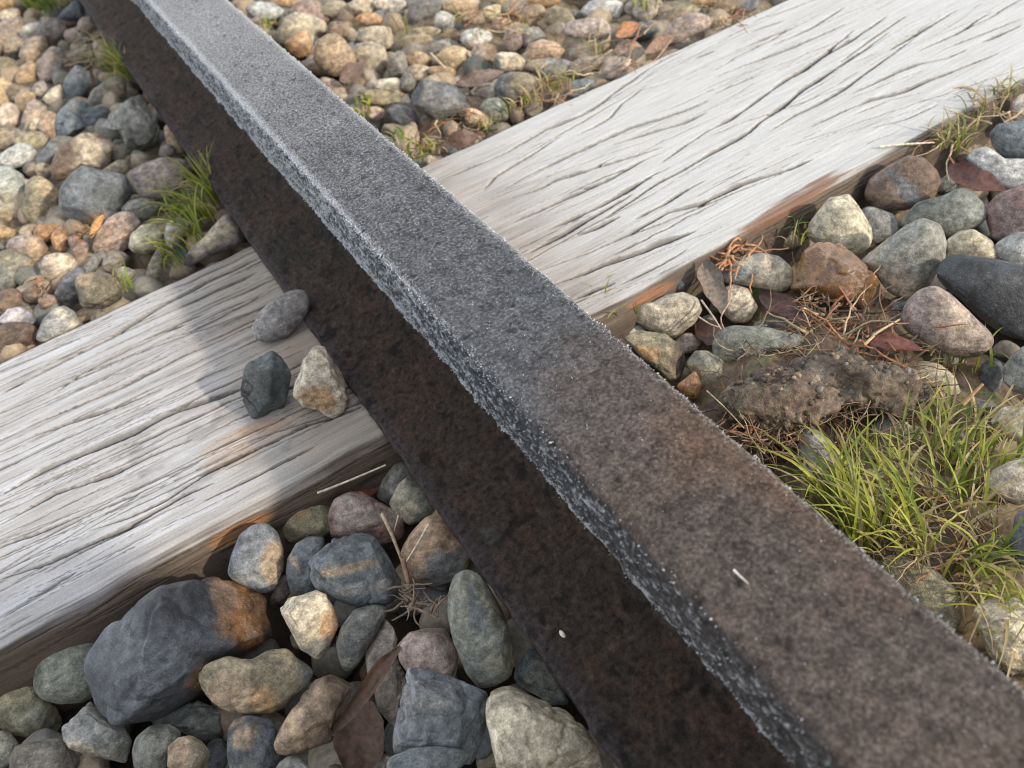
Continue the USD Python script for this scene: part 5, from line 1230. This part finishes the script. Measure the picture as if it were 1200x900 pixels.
stems('brown twigs scattered over the top gravel', [(600, 30, 26, 12, .05, .001), (630, 100, 22, 12, .04, .0009), (560, 22, 22, 12, .045, .0009), (690, 60, 30, 12, .05, .0009), (745, 62, 30, 14, .04, .001), (850, 14, 24, 14, .04, .001), (660, 112, 14, 8, .03, .0009)], 28, [BR, ST, RB, (.33, .22, .13)], z=-0.002)
stems('orange dead leaf shreds beside the slate-blue rock', [(112, 268, 10, 8, .022, .0012), (100, 275, 10, 6, .02, .001), (50, 335, 14, 8, .02, .0009)], 29, [RB, (.36, .2, .1), DB], z=-0.003)
stems('dead stalks on the sleeper edge by the far right dry tuft', [(1160, 128, 26, 16, .04, .0009), (1110, 172, 18, 10, .035, .0009)], 30, [ST, (.38, .26, .15), RB], z=0.0)


def stalk(label, pxs, r, col, name='straw', cat='straw'):
    """One stalk through pixels with heights: (px, py, z)."""
    p = np.array([at(*q) for q in pxs]); t = np.linspace(0, 1, len(p)); tt = np.linspace(0, 1, 4 * len(p))
    pts = np.stack([np.interp(tt, t, p[:, k]) for k in range(3)], 1)
    for _ in range(2):
        pts[1:-1] = (pts[:-2] + 2 * pts[1:-1] + pts[2:]) / 4
    v, f = tube(pts, np.linspace(r, r * 0.6, len(pts)), 6)
    tag(put(name, v, f, M['litter'], loc=p[0], col=np.broadcast_to(np.array(col, float), (len(v), 3))), label, cat)


stalk('pale straw lying against the sleeper\'s lower edge by the rail foot', [(372, 578, -0.012), (410, 563, -0.008), (452, 545, -0.006)], 0.0009, (.55, .50, .40))
stalk('thick dry stalk leaning between the striped boulder and the rail', [(448, 602, 0.004), (460, 628, 0.002), (470, 655, -0.006)], 0.0014, (.36, .27, .18))
stalk('pale pointed straw crossing the thick dry stalk', [(502, 615, 0.008), (488, 640, 0.003), (474, 662, -0.004)], 0.0009, (.55, .47, .34))
stalk('short thin straw beside the thick dry stalk', [(467, 604, 0.003), (462, 622, 0.0)], 0.0006, (.45, .36, .25))
stalk('upright brown twig stub among the twigs left of the rail', [(472, 655, 0.004), (478, 680, 0.0), (486, 712, -0.012)], 0.0017, (.20, .12, .08))
stalk('forked pale twig over the cream stone', [(822, 352, -0.006), (838, 374, -0.002), (845, 386, -0.004)], 0.0008, (.42, .34, .28))
stalk('second prong of the pale twig over the cream stone', [(818, 371, -0.006), (832, 380, -0.003), (844, 384, -0.004)], 0.0007, (.42, .34, .28))
stalk('curved twig rising past the cream stone', [(858, 335, 0.0), (855, 355, -0.002), (842, 374, -0.003), (860, 405, -0.008), (880, 412, -0.008)], 0.0006, (.36, .26, .2))
stalk('long pale grass stem over the sleeper\'s lower edge at right', [(1030, 172, 0.002), (1060, 169, 0.003), (1095, 167, 0.0)], 0.0011, (.62, .58, .46))
stalk('thin tan stem lying beside the rail\'s right edge', [(828, 458, -0.004), (850, 478, -0.002), (872, 502, -0.004)], 0.0006, (.42, .32, .2))
stalk('pale fallen stem over the golden beige pebble', [(505, 63, 0.012), (512, 70, 0.012), (522, 80, 0.006)], 0.0016, (.52, .42, .27))
stalk('tan stem arching over the tangle of dead stems', [(1012, 405, 0.004), (1030, 388, 0.008), (1055, 374, 0.004)], 0.0011, (.42, .33, .2))
stalk('white straw fleck on the rail\'s top', [(860, 668, 0.1262), (867, 675, 0.1266), (877, 684, 0.1262)], 0.0005, (.62, .58, .52))
stalk('orange dry leaf tip in the grass at right', [(1128, 475, 0.004), (1140, 462, 0.008), (1152, 450, 0.012)], 0.0014, (.30, .17, .07), 'dead_leaf', 'leaf')


def leaf(label, mid, width, col, curl=0.3, name='dead_leaf'):
    """A dry curled strip of leaf or bark. mid: (px, py, z) along its middle; width in metres."""
    p = np.array([at(*q) for q in mid]); t = np.linspace(0, 1, len(p)); tt = np.linspace(0, 1, 22)
    pts = np.stack([np.interp(tt, t, p[:, k]) for k in range(3)], 1)
    for _ in range(3):
        pts[1:-1] = (pts[:-2] + 2 * pts[1:-1] + pts[2:]) / 4
    tan = np.gradient(pts, axis=0); tan /= np.linalg.norm(tan, axis=1, keepdims=True)
    to = CAM - pts.mean(0); to = to / np.linalg.norm(to) + np.array([0.25, -0.1, 0.3]); sd = np.cross(tan, to); sd /= np.linalg.norm(sd, axis=1, keepdims=True); up = np.cross(sd, tan)
    ww = width * np.clip(np.sin(np.pi * (0.03 + 0.94 * tt)), 0.06, 1) ** 0.75 * (1 + 0.35 * (fbm(np.stack([tt * 9, tt * 0 + width * 900, tt * 0], -1), 3, 2) - 0.5))
    twist = (np.linspace(-0.5, 0.6, len(tt)))[:, None]; sd, up = sd * np.cos(twist) + up * np.sin(twist), up * np.cos(twist) - sd * np.sin(twist)
    k = np.linspace(-1, 1, 9)
    bow = curl * (k ** 2 - 0.35) + 0.10 * np.exp(-(k / 0.15) ** 2)
    v = pts[:, None] + sd[:, None] * (k[None, :, None] * ww[:, None, None] / 2) + up[:, None] * (bow[None, :, None] * ww[:, None, None] / 2)
    v = v + up[:, None] * (0.22 * width * (fbm(v * 130, 3, 5)[..., None] - 0.5))
    low = v - up[:, None] * 0.0004
    n, m = v.shape[:2]
    V = np.concatenate([v.reshape(-1, 3), low.reshape(-1, 3)]); f = gridfaces(n, m); N_ = n * m
    ring = [i * m for i in range(n)] + [(n - 1) * m + j for j in range(1, m)] + [i * m + m - 1 for i in range(n - 2, -1, -1)] + [j for j in range(m - 2, 0, -1)]
    side = [[a, b, b + N_] for a, b in zip(ring, ring[1:] + ring[:1])] + [[a, b + N_, a + N_] for a, b in zip(ring, ring[1:] + ring[:1])]
    F = np.concatenate([f, f[:, ::-1] + N_, np.array(side)])
    c = np.array(col) * (0.75 + 0.6 * fbm(V * np.array([90, 90, 90]), 3, 9))[:, None]
    tag(put(name, V, F, M['litter'], loc=p[0], smooth=40 if False else True, col=c), label, 'leaf')


leaf('long twisted brown leaf strip leaning across the gap at the bottom', [(470, 758, 0.006), (448, 782, 0.004), (420, 820, -0.005), (388, 862, -0.02)], 0.009, (.075, .045, .03), 0.9)
leaf('wide dark brown leaf standing in the gap at the bottom', [(432, 822, -0.03), (420, 870, -0.025), (410, 915, -0.025)], 0.028, (.07, .04, .028), 0.25)
leaf('red-brown bark piece under the sleeper corner by the rail foot', [(452, 528, -0.03), (430, 555, -0.032), (420, 585, -0.035)], 0.026, (.16, .045, .035), 0.2)
leaf('dark maroon leaf strip in front of the blue-grey oval cobble', [(890, 345, -0.008), (915, 358, -0.004), (950, 385, -0.01)], 0.016, (.05, .022, .02), 0.4)
leaf('grey-brown curled leaf standing beside the sleeper', [(826, 305, 0.002), (834, 335, -0.006), (845, 368, -0.016)], 0.019, (.15, .12, .10), 0.6)
leaf('brown wedge of bark below the grey-brown curled leaf', [(815, 378, -0.03), (835, 392, -0.03), (850, 398, -0.032)], 0.02, (.08, .045, .035), 0.3)
leaf('red-brown leaf beside the pale grey-blue stone at right', [(1112, 195, 0.0), (1140, 210, 0.0), (1178, 224, -0.004)], 0.019, (.085, .038, .03), 0.4)
leaf('shiny dark red leaf among the dead stems', [(1015, 398, 0.004), (1045, 400, 0.006), (1080, 410, 0.002)], 0.011, (.10, .032, .025), 0.4)
leaf('brown leaf scrap above the sleeper in the back corner', [(525, 165, 0.0), (545, 163, 0.002), (560, 158, 0.0)], 0.02, (.10, .06, .045), 0.3)
leaf('brown strip of bark behind the blue-green rock', [(535, 98, 0.004), (560, 92, 0.005), (590, 84, 0.002)], 0.016, (.13, .095, .08), 0.4)
leaf('orange-brown leaf by the blue slate chip', [(722, 42, 0.008), (735, 34, 0.01), (748, 28, 0.006)], 0.016, (.26, .12, .06), 0.4)
leaf('brown leaf strip against the upper sleeper edge', [(755, 62, 0.0), (775, 50, 0.002), (790, 42, 0.0)], 0.014, (.17, .10, .07), 0.3)
leaf('golden dead leaf in the left gravel', [(105, 275, 0.006), (114, 262, 0.010), (121, 252, 0.010)], 0.007, (.45, .24, .09), 0.4)
leaf('dark leaf between the round cobble and the stained stone', [(398, 95, 0.0), (412, 84, 0.004), (425, 74, 0.004)], 0.02, (.11, .07, .055), 0.4)

# a seed on the rail's foot
sv = np.array(ICO[2].vertices) * [0.0012, 0.0024, 0.0009]; sp = at(659, 743, 0.0165)
tag(put('seed', sv + sp, np.array(ICO[2].faces), M['litter'], loc=sp, col=np.broadcast_to((.62, .58, .50), (len(sv), 3))), 'tiny pale seed lying on the dark rail foot', 'seed')
